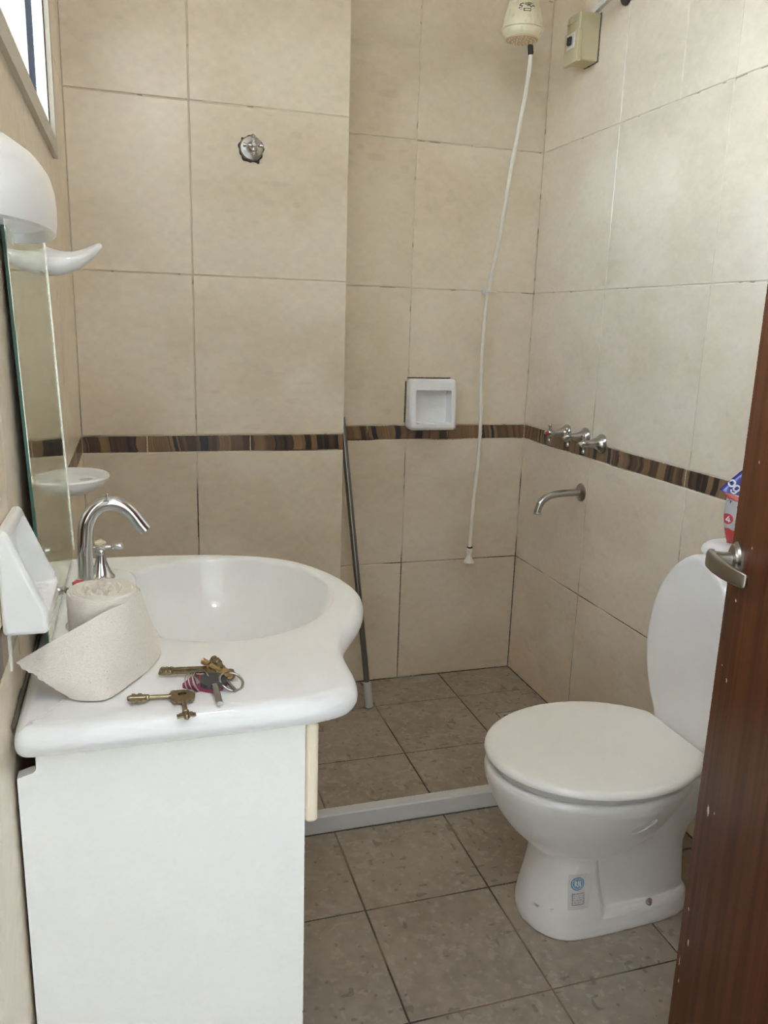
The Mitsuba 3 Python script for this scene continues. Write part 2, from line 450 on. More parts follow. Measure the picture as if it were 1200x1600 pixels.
# back wall of the shower recess
struct('wall_back', 'beige tiled back wall of the shower recess')
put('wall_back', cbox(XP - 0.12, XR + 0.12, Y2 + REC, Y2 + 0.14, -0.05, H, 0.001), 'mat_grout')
tile_wall('wall_back', (0, Y2, 0), X_, Z_, (0, -1, 0), grid([(XP, 0.879), (0.879, XR)], ROWS))
tile_wall('wall_back', (0, Y2, 0), X_, Z_, (0, -1, 0), [(a, ZB0, b, ZB1) for a, b in ((XP, 0.742), (0.742, 1.030), (1.030, XR))], 'border')
# the pier that stands forward behind the washbasin
struct('wall_pier', 'beige tiled wall standing forward behind the washbasin')
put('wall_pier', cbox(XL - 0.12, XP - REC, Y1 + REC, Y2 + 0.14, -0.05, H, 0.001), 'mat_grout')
tile_wall('wall_pier', (0, Y1, 0), X_, Z_, (0, -1, 0), grid([(XL, 0.168), (0.168, XP + G)], ROWS))
tile_wall('wall_pier', (0, Y1, 0), X_, Z_, (0, -1, 0), [(a, ZB0, b, ZB1) for a, b in ((XL, 0.030), (0.030, 0.325), (0.325, XP + G))], 'border')
tile_wall('wall_pier', (XP, 0, 0), Y_, Z_, (1, 0, 0), grid([(Y1, Y2)], ROWS))
tile_wall('wall_pier', (XP, 0, 0), Y_, Z_, (1, 0, 0), [(Y1, ZB0, Y2, ZB1)], 'border')
# right wall
struct('wall_right', 'beige tiled wall with taps above a spout, behind the toilet')
put('wall_right', cbox(XR + REC, XR + 0.14, YF - 0.12, Y2 + 0.14, -0.05, H, 0.001), 'mat_grout')
COLS_R = [(2.132, Y2), (1.672, 2.132), (1.226, 1.672), (0.780, 1.226), (0.334, 0.780), (YF, 0.334)]
COLS_TOP = [(2.132, Y2), (1.868, 2.132), (1.672, 1.868)] + COLS_R[2:]
tile_wall('wall_right', (XR, 0, 0), Y_, Z_, (-1, 0, 0), grid(COLS_R, ROWS[:4]) + grid(COLS_TOP, ROWS[4:]))
tile_wall('wall_right', (XR, 0, 0), Y_, Z_, (-1, 0, 0), [(a, ZB0, b, ZB1) for a, b in ((2.275, Y2), (1.980, 2.275), (1.684, 1.980), (1.388, 1.684), (1.09, 1.388), (0.794, 1.09), (0.498, 0.794), (YF, 0.498))], 'border')
# left wall with the window opening
WY0, WY1, WZ0, WZ1 = 0.35, 1.955, 1.625, 2.57
struct('wall_left', 'beige tiled left wall with the mirror and the window')
lw = [sbox(YF - 0.12, -0.05, Y2 + 0.14, H).difference(sbox(WY0, WZ0, WY1, WZ1))][0]
e = trimesh.creation.extrude_polygon(lw, 0.14, engine='earcut'); q = e.vertices
put('wall_left', tm(np.c_[XL - REC - q[:, 2], q[:, 0], q[:, 1]], e.faces), 'mat_grout')
COLS_L = [(1.899, Y1), (1.452, 1.899), (1.005, 1.452), (0.558, 1.005), (YF, 0.558)]
opening = sbox(WY0 - 0.01, WZ0 - 0.01, WY1 + 0.01, WZ1 + 0.01)
tile_wall('wall_left', (XL, 0, 0), Y_, Z_, (1, 0, 0), grid(COLS_L, ROWS), hole=opening)
tile_wall('wall_left', (XL, 0, 0), Y_, Z_, (1, 0, 0), [(a, ZB0, b, ZB1) for a, b in ((2.085, Y1), (1.790, 2.085), (1.495, 1.790), (1.20, 1.495), (0.635, 0.930), (0.34, 0.635), (YF, 0.34))], 'border')
part('wall_left', 'mortar_patch', cbox(XL - 0.006, XL - 0.0012, 0.945, 1.198, ZB0 + .001, ZB1 - .001, 0.001), 'mat_mortar', label='bare grey mortar where a border tile is missing')
part('wall_left', 'border_edge', cbox(XL - 0.004, XL + 0.0022, 0.9305, 0.9395, ZB0 - 0.016, ZB1 - 0.002, 0.001), 'mat_caulk', label='pale broken edge beside the missing border tile')
part('wall_left', 'screw_hole', lathe([(0.0045, 0), (0.0045, 0.0015)], 14, (XL - 0.0018, 0.956, 0.903), (1, 0, 0)), 'mat_dirt')
# front wall with the doorway that the picture is taken from
struct('wall_front', 'plain beige wall with the doorway')
fw = sbox(XL - 0.12, -0.05, XR + 0.12, H).difference(sbox(-0.125, -0.06, 0.535, 2.07))
e = trimesh.creation.extrude_polygon(fw, 0.12, engine='earcut'); q = e.vertices
put('wall_front', tm(np.c_[q[:, 0], YF - q[:, 2], q[:, 1]], e.faces), 'mat_beige_paint')
struct('ceiling', 'white painted ceiling')
put('ceiling', cbox(XL - 0.14, XR + 0.14, YF - 0.12, Y2 + 0.14, H, H + 0.1, 0.001), 'mat_white_paint')

# floor
struct('floor', 'grey brown tiled floor running under the toilet and into the shower')
put('floor', cbox(XL - 0.14, XR + 0.14, YF - 0.13, Y2 + 0.14, -0.06, -0.0018, 0.001), 'mat_floor_grout')
fxs = [XL, 0.145, 0.443, 0.739, 1.040, XR]; fys = [YF, 0.545, 0.849, 1.153, 1.456, 1.760, 2.068, 2.381, Y2]
def floor_rects():
    for i in range(len(fxs) - 1):
        for j in range(len(fys) - 1):
            x0, x1, y0, y1 = fxs[i], fxs[i + 1], fys[j], fys[j + 1]
            if y0 >= Y1 - 0.01:
                if x1 <= XP + 0.01: continue
                x0 = max(x0, XP)
            yield x0, y0, x1, y1
drain = sbox(1.116, 2.118, 1.236, 2.238)
for r in floor_rects():
    a = sbox(r[0] + 0.002, r[1] + 0.002, r[2] - 0.002, r[3] - 0.002).difference(drain)
    if r[1] >= 2.37: a = a.difference(sbox(XL - 1, Y1 - 0.002, XP, 3))
    for g in getattr(a, 'geoms', [a]):
        if g.is_empty or g.area < 1e-5: continue
        x0, y0, x1, y1 = g.bounds; jit = random.uniform(-0.0003, 0.0003)
        if abs(g.area - (x1 - x0) * (y1 - y0)) < 1e-7: m = tile_mesh((x0, y0, jit), X_, Y_, Z_, x1 - x0, y1 - y0)
        else:
            m = trimesh.creation.extrude_polygon(g, 0.009, engine='earcut'); m.apply_translation((0, 0, -0.009 + jit))
        part('floor', 'tile', m, 'mat_floor')
d0 = thing('floor_drain', 'small square drain cover in the shower floor, half hidden by the toilet lid', 'drain')
put('floor_drain__cover', cbox(1.120, 1.232, 2.122, 2.234, -0.005, 0.0004, 0.001), 'mat_drain')
part(d0, 'slots', cat([cbox(1.135, 1.217, y, y + 0.006, 0.0004, 0.0009, 0.0002) for y in np.linspace(2.14, 2.21, 6)]), 'mat_dirt')

t = thing('shower_kerb', 'low white kerb strip across the floor in front of the shower', 'kerb')
put('shower_kerb__strip', cbox(XL + 0.001, XR - 0.001, 1.744, 1.779, 0.0002, 0.049, 0.003), 'mat_kerb')
part(t, 'dark_line', cbox(XL + 0.002, XR - 0.002, 1.7415, 1.7445, 0.0003, 0.0022, 0.0005), 'mat_dark_line', label='dark line along the foot')  # thin dark strip along the front foot of the kerb

# outdoors, seen only by the light that comes through the doorway
struct('ground', 'pale concrete ground outside the door')
put('ground', cbox(-6, 6, -8, YF - 0.13, -0.12, -0.02, 0.01), 'mat_concrete')

struct('added_courtyard_wall', 'unseen wall added outside the door to cut the sky light')
put('added_courtyard_wall', cbox(-6, 6, -1.55, -1.35, -0.02, 4.2, 0.01), 'mat_plaster')  # added out of view to limit sky light through the doorway

struct('added_eave', 'unseen overhang added above the window to cut the high sky light')
put('added_eave', cbox(XL - 0.85, XL - 0.15, -0.2, Y2 + 0.2, 2.62, 2.72, 0.01), 'mat_beige_paint')  # added overhang keeps the high sky from lighting the room

# ------------------------------------------------------------------ window
w = struct('window_1', 'white aluminium window high on the left wall')
def ring_frame(y0, y1, z0, z1, wd, x0, x1):
    g = sbox(y0, z0, y1, z1).difference(sbox(y0 + wd, z0 + wd, y1 - wd, z1 - wd))
    e = trimesh.creation.extrude_polygon(g, x1 - x0, engine='earcut'); q = e.vertices
    return tm(np.c_[x0 + q[:, 2], q[:, 0], q[:, 1]], e.faces)
part(w, 'trim', ring_frame(WY0 - 0.028, WY1 + 0.028, WZ0 - 0.042, WZ1 + 0.03, 0.035, XL + 0.0004, XL + 0.0095), 'mat_trim', label='flat beige frame around the window')
part(w, 'frame', ring_frame(WY0 + 0.001, WY1 - 0.001, WZ0 + 0.001, WZ1 - 0.001, 0.012, XL - 0.022, XL - 0.002), 'mat_alu')
part(w, 'track', ring_frame(WY0 + 0.001, WY1 - 0.001, WZ0 + 0.001, WZ1 - 0.001, 0.006, XL - 0.034, XL - 0.022), 'mat_navy', label='dark track of the window frame')
part(w, 'frame', ring_frame(WY0 + 0.001, WY1 - 0.001, WZ0 + 0.001, WZ1 - 0.001, 0.015, XL - 0.046, XL - 0.034), 'mat_alu')
part(w, 'reveal', ring_frame(WY0 + 0.0005, WY1 - 0.0005, WZ0 + 0.0005, WZ1 - 0.0005, 0.003, XL - 0.142, XL - 0.046), 'mat_beige_paint')
s1 = part(w, 'sash', ring_frame(WY0 + 0.014, 1.22, WZ0 + 0.014, WZ1 - 0.014, 0.032, XL - 0.030, XL - 0.020), 'mat_alu')
put(s1 + '__pane', cbox(XL - 0.027, XL - 0.0235, WY0 + 0.046, 1.188, WZ0 + 0.046, WZ1 - 0.046, 0.0005), 'mat_pane')

# ------------------------------------------------------------------ door
dr_ = struct('door_1', 'dark brown wooden door standing open at the right')
def door_local(m):      # local x along the door to the hinges, y into the door, z up
    q = m.vertices; o = np.c_[DOOR_E[0] + q[:, 0] * DOOR_D[0] - q[:, 1] * DOOR_N[0], DOOR_E[1] + q[:, 0] * DOOR_D[1] - q[:, 1] * DOOR_N[1], q[:, 2]]
    r = tm(o, m.faces)
    if r.is_watertight and r.volume < 0: r.invert()
    return r
part(dr_, 'leaf', door_local(cbox(0, 0.685, 0, 0.036, 0.012, 2.055, 0.002)), 'mat_wood')
HZ = 0.958
hn = part(dr_, 'handle', door_local(cat([
    tube([(0.037, 0.002, HZ), (0.037, -0.020, HZ), (0.037, -0.034, HZ)], [0.0125, 0.0105, 0.0115], 20),
    (lambda: loft([np.array([(0.037 + s, -0.030 - o - th * 0.5 * c_, HZ + hh * s_) for c_, s_ in [(math.copysign(abs(math.cos(a)) ** .5, math.cos(a)), math.copysign(abs(math.sin(a)) ** .5, math.sin(a))) for a in np.linspace(0, 2 * np.pi, 24, endpoint=False)]])
                   for s, o, th, hh in ((-0.014, -0.001, 0.004, 0.008), (-0.011, 0.003, 0.010, 0.0115), (0.0, 0.0065, 0.012, 0.0125), (0.025, 0.0065, 0.010, 0.0125), (0.055, 0.002, 0.009, 0.0118), (0.085, -0.007, 0.008, 0.0108), (0.099, -0.0125, 0.007, 0.010), (0.101, -0.0135, 0.004, 0.008))]))()])), 'mat_nickel', 40, label='dull metal lever handle')
put(hn + '__rosette', door_local(aim(lathe([(0.026, 0), (0.026, 0.003), (0.0235, 0.006), (0.0225, 0.0055), (0.021, 0.0085), (0.013, 0.010)], 36), (0.037, 0.0, HZ), (0, -1, 0))), 'mat_nickel', 30)
for z in (0.25, 1.80):
    part(dr_, 'hinge', door_local(lathe([(0.006, 0), (0.006, 0.09)], 14, (0.6905, 0.006, z), (0, 0, 1))), 'mat_nickel', 30)

# ------------------------------------------------------------------ the lamp that gives the small highlights on the glaze
LAMP_L = 1.2
t = thing('wall_lamp', 'white globe lamp on a bracket above the doorway', 'lamp')
LP = np.array([0.20, YF + 0.115, 2.34])
put('wall_lamp__globe', trimesh.creation.icosphere(3, 0.05).apply_translation(LP), 'mat_white_plastic', True, emitter={'type': 'area', 'radiance': {'type': 'rgb', 'value': [LAMP_L, LAMP_L * 1.0, LAMP_L * 1.02]}})
part(t, 'holder', lathe([(0.022, 0.0), (0.026, 0.008), (0.026, 0.030), (0.012, 0.036)], 24, LP + (0, -0.046, 0), (0, -1, 0)), 'mat_white_plastic', 30)
part(t, 'bracket', tube([LP + (0, -0.08, 0), (LP[0], YF + 0.008, LP[2])], 0.010, 12), 'mat_white_plastic', 40)
part(t, 'wall_plate', lathe([(0.040, 0.0), (0.040, 0.008), (0.02, 0.014)], 28, (LP[0], YF + 0.0005, LP[2]), (0, 1, 0)), 'mat_white_plastic', 30)

# ------------------------------------------------------------------ washbasin and its cabinet
ZT, ER = 0.820, 0.020
raw = [(-0.1425, 0.874), (-0.135, 0.864), (-0.10, 0.862), (0.0, 0.862), (0.14, 0.862), (0.205, 0.866), (0.238, 0.876), (0.2535, 0.893), (0.259, 0.913), (0.262, 0.940), (0.2625, 0.968), (0.263, 0.995),
       (0.267, 1.022), (0.277, 1.050), (0.294, 1.081), (0.316, 1.118), (0.334, 1.158), (0.347, 1.200), (0.3535, 1.240), (0.3530, 1.275), (0.3450, 1.315), (0.3330, 1.355), (0.3140, 1.397), (0.2860, 1.440),
       (0.2570, 1.466), (0.2120, 1.493), (0.1290, 1.520), (0.0350, 1.532), (-0.05, 1.536), (-0.130, 1.537), (-0.1425, 1.528), (-0.1425, 1.40), (-0.1425, 1.10)]
poly = Polygon(raw)
for _ in range(1):
    c = np.array(poly.exterior.coords)[:-1]; nx = np.roll(c, -1, 0)
    poly = Polygon(np.stack([.8 * c + .2 * nx, .2 * c + .8 * nx], 1).reshape(-1, 2))
for _ in range(2):
    c = np.array(poly.exterior.coords)[:-1]; nx = np.roll(c, -1, 0)
    poly = Polygon(np.stack([.75 * c + .25 * nx, .25 * c + .75 * nx], 1).reshape(-1, 2))
NR = 320
ext = poly.exterior; out = np.array([ext.interpolate(i / NR, True).coords[0] for i in range(NR)])
if not ext.is_ccw: out = out[::-1]
def inset(d):
    tg = np.roll(out, -1, 0) - np.roll(out, 1, 0); tg /= np.linalg.norm(tg, axis=1, keepdims=True)
    nrm = np.c_[-tg[:, 1], tg[:, 0]]
    return out + nrm * d
BC, BA, BB = np.array([0.124, 1.278]), 0.179, 0.205
top_in = inset(ER)
ang = np.arctan2((top_in - BC)[:, 1] / BB, (top_in - BC)[:, 0] / BA)
ell = np.c_[np.cos(ang) * BA, np.sin(ang) * BB]
def ring3(xy, z): return np.c_[xy, np.full(len(xy), z)]
rings = [ring3(BC + np.array([0.0, 0.0]) + ell * s, ZT + z) for s, z in ((0.02, -0.138), (0.15, -0.1375), (0.35, -0.134), (0.55, -0.124), (0.70, -0.108), (0.82, -0.083), (0.90, -0.056), (0.95, -0.032), (0.975, -0.017), (0.99, -0.008), (1.003, -0.0035), (1.02, -0.0012), (1.04, 0.0))]
for k in np.linspace(0, 1, 7)[1:]: rings.append(ring3((BC + ell * 1.04) * (1 - k) + top_in * k, ZT))
for a in np.linspace(0, math.pi, 13)[1:]: rings.append(ring3(inset(ER - ER * math.sin(a)), ZT - ER * (1 - math.cos(a))))
rings.append(ring3(inset(ER + 0.012), ZT - 2 * ER))
for s, z in ((1.06, -0.040), (1.03, -0.070), (0.9, -0.11), (0.7, -0.135), (0.4, -0.146), (0.05, -0.148)): rings.append(ring3(BC + ell * s, ZT + z))
basin = loft(rings)
t = thing('washbasin', 'white glossy ceramic washbasin top with a wavy front edge and oval bowl', 'washbasin')
put('washbasin__top', basin, 'mat_porcelain', True)
part(t, 'drain', lathe([(0.022, 0.0), (0.022, 0.003), (0.014, 0.0035), (0.013, 0.001)], 24, (BC[0], BC[1], ZT - 0.1385)), 'mat_chrome', 30)
part(t, 'dark_line', tube([(XL + 0.0025, y, ZT - 0.010 + 0.0025 * math.sin(y * 60)) for y in np.linspace(0.90, 1.53, 60)], [0.0022 + 0.0006 * math.sin(y * 97) for y in np.linspace(0.90, 1.53, 60)], 6), 'mat_dark_line', label='dark line along the wall')  # thin dark strip where the top meets the wall

t = thing('vanity_cabinet', 'white laminate vanity cabinet under the washbasin', 'cabinet')
PZ = ZT - 2 * ER - 0.0008
YA, YB_ = 0.885, 1.49
side = Polygon([(-0.142, 0.0), (0.1855, 0.0), (0.1855, PZ), (-0.1215, PZ), (-0.1215, 0.762), (-0.1225, 0.7595), (-0.125, 0.757), (-0.142, 0.752)])
for (cx_, cz_, r_) in ((0.1868, 0.352, 0.0028), (0.187, 0.335, 0.002), (0.1866, 0.31, 0.0022)): side = side.difference(Point(cx_, cz_).buffer(r_))
e = trimesh.creation.extrude_polygon(side, 0.017, engine='earcut'); q = e.vertices
sd = tm(np.c_[q[:, 0], YA + q[:, 2], q[:, 1]], e.faces)
part(t, 'side_panel', sd, 'mat_laminate')
part(t, 'side_panel', cbox(-0.142, 0.1855, YB_ - 0.017, YB_, 0, PZ, 0.001), 'mat_laminate')
part(t, 'edge_chip', cbox(0.1795, 0.1862, YA - 0.0006, YA + 0.012, 0.285, 0.312, 0.002), 'mat_particle', label='bare brown chipped corner of the side panel')
part(t, 'bottom_shelf', cbox(-0.142, 0.160, YA + 0.0175, YB_ - 0.0175, 0.09, 0.107, 0.001), 'mat_laminate')
bowl_cut = man(loft([ring3(BC + ell * s_, ZT + z_) for s_, z_ in ((0.05, -0.152), (0.42, -0.150), (0.73, -0.139), (0.93, -0.114), (1.06, -0.073), (1.09, -0.036), (1.09, -0.01))]))
part(t, 'drawer_front', unman(rbox(0.1862, 0.2025, YA - 0.002, YB_ - 0.002, 0.640, PZ - 0.001, 0.0055, 20) - bowl_cut), 'mat_cream', 50, label='cream front with a rounded lower edge')
ym = (YA + YB_) / 2
for a, b in ((YA + 0.019, ym - 0.001), (ym + 0.001, YB_ - 0.019)):
    k = part(t, 'door', cbox(0.160, 0.176, a, b, 0.10, 0.636, 0.0015), 'mat_laminate')
    yy = b - 0.04 if b < ym else a + 0.04
    put(k + '__knob', lathe([(0.006, 0), (0.005, 0.012), (0.011, 0.016), (0.011, 0.022), (0.006, 0.026)], 18, (0.1755, yy, 0.56), (1, 0, 0)), 'mat_chrome', 30)

# ------------------------------------------------------------------ mirror
t = thing('wall_mirror', 'frameless rectangular mirror leaning on the left wall behind the tap', 'mirror')
MB, MT = np.array([-0.1215, 0.8235]), np.array([-0.1405, 1.400])      # x, z of the face's lower and upper edge
MY0, MY1 = 1.094, 1.572
md = (MT - MB) / np.linalg.norm(MT - MB); mn = np.array([md[1], -md[0]]); ML = np.linalg.norm(MT - MB)
def slab(y0, y1, s0, s1, d0_, d1_):
    v = []
    for d in (d0_, d1_):
        for y, s in ((y0, s0), (y1, s0), (y1, s1), (y0, s1)):
            x, z = MB + md * s - mn * d; v.append((x, y, z))
    m = tm(v, [(0, 1, 2), (0, 2, 3), (4, 6, 5), (4, 7, 6), (0, 4, 5), (0, 5, 1), (1, 5, 6), (1, 6, 2), (2, 6, 7), (2, 7, 3), (3, 7, 4), (3, 4, 0)])
    if m.volume < 0: m.invert()
    return m
part(t, 'glass', slab(MY0, MY1 - 0.0016, 0, ML, 0, 0.0012), 'mat_mirror')
part(t, 'edge', slab(MY0, MY0 + 0.0012, 0, ML, 0.0012, 0.0045), 'mat_glass_edge', label='green edge of the glass')
part(t, 'edge', slab(MY1 - 0.0015, MY1 + 0.0012, 0, ML, -0.0020, 0.0045), 'mat_mirror_glint', label='white strip painted as the glint on the far edge of the glass')  # added white strip carries the highlight of the lit glass edge
part(t, 'backing', slab(MY0 + 0.0015, MY1 - 0.0015, 0.0005, ML, 0.0012, 0.005), 'mat_mirror_back')

# ------------------------------------------------------------------ ceramic fittings
def soap_dish(W, Hh, d_top, d_bot, wall=0.012, top=0.030, r=0.010):
    """Local: x across, y up, z out of the wall. A hollow dish with ribs on its sill."""
    def blk(w0, w1, pts, rr):
        s = Manifold.sphere(rr, 20)
        return Manifold.batch_hull([s.translate([x, y, z]) for x in (w0 + rr, w1 - rr) for y, z in pts])
    outer = blk(0, W, [(rr_y, z) for rr_y, z in ((r, r), (r, d_bot - r), (0.018 + r, d_bot - r), (Hh - r, max(d_top - r, r)), (Hh - r, r))], r)
    outer = outer.trim_by_plane([0, 0, 1], 0.0)
    ri = 0.005
    inner = blk(wall, W - wall, [(0.020 + ri, 0.004 + ri), (0.024 + ri, d_bot + 0.05), (Hh - top - ri, d_bot + 0.05), (Hh - top - ri, 0.004 + ri)], ri)
    m = outer - inner
    n = 6
    for i in range(n):
        x = wall + (W - 2 * wall) * (i + 0.8) / (n + 0.6)
        a = Manifold.sphere(0.0042, 12)
        m = m + Manifold.batch_hull([a.translate([x, 0.0188, 0.010]), a.translate([x, 0.0212, d_bot - 0.013])])
    return unman(m)
def wall_place(m, o, U, N):
    q = m.vertices; U, N = np.asarray(U, float), np.asarray(N, float)
    r = tm(np.asarray(o) + q[:, :1] * U + q[:, 1:2] * np.array([0, 0, 1.0]) + q[:, 2:] * N, m.faces)
    if r.volume < 0: r.invert()
    return r
t = thing('soap_dish', 'square white ceramic soap dish on the shower wall above the border strip', 'soap dish', 'ceramic soap dishes')
put('soap_dish__body', wall_place(soap_dish(0.170, 0.170, 0.042, 0.056, 0.022, 0.036, 0.014), (0.872, Y2 - 0.0005, 0.914), (1, 0, 0), (0, -1, 0)), 'mat_porcelain', 35)
part(t, 'dark_line', cat([cbox(0.876, 1.030, Y2 - 0.0025, Y2 - 0.0001, 1.0835, 1.088, 0.0005), cbox(0.8690, 0.8735, Y2 - 0.0025, Y2 - 0.0001, 0.935, 1.075, 0.0005)]), 'mat_dark_line', label='dark strips at the dish, the left one painted as its shadow')  # left strip paints the shadow beside the dish
t = thing('soap_dish', 'square white ceramic soap dish on the left wall beside the mirror', 'soap dish', 'ceramic soap dishes')
put('soap_dish_001__body', wall_place(soap_dish(0.128, 0.118, 0.013, 0.047, 0.008, 0.009, 0.006), (XL + 0.0003, 1.022, 0.917), (0, -1, 0), (1, 0, 0)), 'mat_porcelain', 35)
for k in ('soap_dish', 'soap_dish_001'): labels[k].pop('group')

t = thing('towel_hook', 'white ceramic horn-shaped hook on the left wall beside the mirror', 'hook')
hk = spline([(XL + 0.001, 1.622, 1.350), (-0.122, 1.622, 1.349), (-0.100, 1.622, 1.3525), (-0.078, 1.622, 1.362), (-0.058, 1.622, 1.3755), (-0.047, 1.622, 1.3845)], 26)
put('towel_hook__horn', tube(hk, np.interp(np.linspace(0, 1, 26), [0, .15, .4, .7, .9, .97, 1], [0.0265, 0.0235, 0.0175, 0.0115, 0.0075, 0.0055, 0.0025]), 24), 'mat_porcelain', 50)
part(t, 'base', lathe([(0.026, 0), (0.0275, 0.002), (0.026, 0.0045)], 28, (XL + 0.0001, 1.622, 1.350), (1, 0, 0)), 'mat_porcelain', 40)

t = thing('toothbrush_holder', 'white ceramic tray with two holes on the left wall behind the mirror edge', 'toothbrush holder')
def holder():
    cyy, zc = 1.668, 0.9445
    th = np.linspace(-math.pi / 2, math.pi / 2, 40)
    def sec(sx, sy_, z): return np.array([(XL + 0.001 + sx * math.cos(a) ** 0.85, cyy + sy_ * math.sin(a), z) for a in th])
    prof = [(0.030, 0.040, -0.030), (0.060, 0.066, -0.025), (0.080, 0.080, -0.014), (0.090, 0.086, -0.003), (0.0925, 0.088, 0.003), (0.0905, 0.0865, 0.006), (0.087, 0.083, 0.004), (0.083, 0.079, -0.002), (0.078, 0.074, -0.008), (0.05, 0.05, -0.009)]
    m = loft([sec(a, b, zc + z) for a, b, z in prof])
    m = man(trimesh.Trimesh(m.vertices, m.faces, process=True))
    for y in (cyy - 0.032, cyy + 0.028):
        m = m - Manifold.cylinder(0.08, 0.0155, circular_segments=28).scale([0.9, 1, 1]).translate([XL + 0.046, y, 0.90])
    return unman(m)
put('toothbrush_holder__tray', holder(), 'mat_porcelain', 40)

t = thing('wall_fixture', 'large white rounded glossy fixture on the left wall under the window', 'wall fixture')
def fixture():
    cyy, a, b = 1.0, 0.175, 0.071
    th = np.linspace(-math.pi / 2, math.pi / 2, 48)
    def sec(k, z, inset_=0.0): return np.array([(XL + 0.0005 + max(b * k - inset_, 0.001) * math.cos(q_) ** 0.8, cyy + (a * (0.35 + 0.65 * k) - inset_) * math.sin(q_), z) for q_ in th])
    zb = 1.3445
    prof = [sec(0.55, zb + 0.016), sec(0.84, zb + 0.012, 0.002), sec(0.88, zb + 0.003), sec(0.92, zb), sec(0.965, zb + 0.002), sec(0.99, zb + 0.012), sec(1.0, zb + 0.028), sec(0.985, zb + 0.044), sec(0.93, zb + 0.060), sec(0.80, zb + 0.074), sec(0.58, zb + 0.085), sec(0.30, zb + 0.091), sec(0.03, zb + 0.093)]
    return loft(prof)
put('wall_fixture__body', fixture(), 'mat_porcelain', 40)

# ------------------------------------------------------------------ basin tap
t = thing('basin_tap', 'chrome basin tap with a tall arched spout and two cross handles', 'tap')
SPY = 1.277
path = spline([(-0.0845, SPY, ZT + 0.002), (-0.0835, SPY, 0.870), (-0.0815, SPY, 0.922), (-0.0760, SPY, 0.952), (-0.0635, SPY, 0.9695), (-0.0440, SPY, 0.9775), (-0.0230, SPY, 0.9715), (-0.0070, SPY, 0.9545), (0.0085, SPY, 0.9325)], 60)
put('basin_tap__spout', tube(path, np.interp(np.linspace(0, 1, 60), [0, 1], [0.0118, 0.0108]), 28), 'mat_chrome', 40)
part(t, 'spout_base', lathe([(0.024, 0), (0.024, 0.004), (0.017, 0.008), (0.0125, 0.014)], 32, (-0.0845, SPY, ZT + 0.0003)), 'mat_chrome', 30)
part(t, 'pop_up_knob', lathe([(0.0022, 0), (0.0022, 0.0025), (0.0028, 0.003), (0.0028, 0.0045), (0.001, 0.0055)], 14, (-0.046, SPY, 0.9878)), 'mat_chrome', 30)
def cross_handle(parent, o, axis, spin, base, stem, arm, cap_mat, cap_label=None, knob=0.0045, hm='mat_chrome', cap=None):
    """Bell base of radius base, a stem of length stem along axis, four arms with knobs."""
    h0 = part(parent, 'handle', aim(lathe([(base, 0), (base, 0.003), (base * .82, 0.007), (base * .72, 0.012), (base * .60, 0.018), (base * .50, 0.024), (base * .40, max(stem * .55, 0.026)), (base * .34, stem * .72), (base * .42, stem * .78), (base * .36, stem * .86), (base * .40, stem), (base * .30, stem + 0.003)], 30), o, axis), hm, 30)
    u, v, a = frame(axis); oc = np.asarray(o) + a * (stem - 0.004)
    for k in range(4):
        an = spin + k * math.pi / 2; dd = u * math.cos(an) + v * math.sin(an)
        pr = [(knob * .85, 0), (knob * .62, arm * .25), (knob * .55, arm * .45), (knob * .95, arm * .52), (knob * .6, arm * .58), (knob * .9, arm * .68), (knob * 1.15, arm * .84), (knob * .85, arm * .97), (knob * .3, arm)]
        put(num(h0 + '__arm'), aim(lathe(pr, 14), oc, dd), hm, 40)
    put(h0 + '__cap', aim(lathe([(cap or base * .43, 0), (cap or base * .43, 0.0035), ((cap or base * .43) * .65, 0.0055)], 20), np.asarray(o) + a * (stem + 0.0025), a), cap_mat, 30)
    if cap_label: labels[h0 + '__cap'] = {'label': cap_label}
cross_handle(t, (-0.0655, 1.397, ZT + 0.0003), (0, 0, 1), 0.06, 0.022, 0.058, 0.0375, 'mat_ivory', None, 0.0060)
cross_handle(t, (-0.0860, 1.1710, ZT + 0.0003), (0, 0, 1), 0.10, 0.022, 0.060, 0.0350, 'mat_red', 'red button of the hot handle', 0.0060)

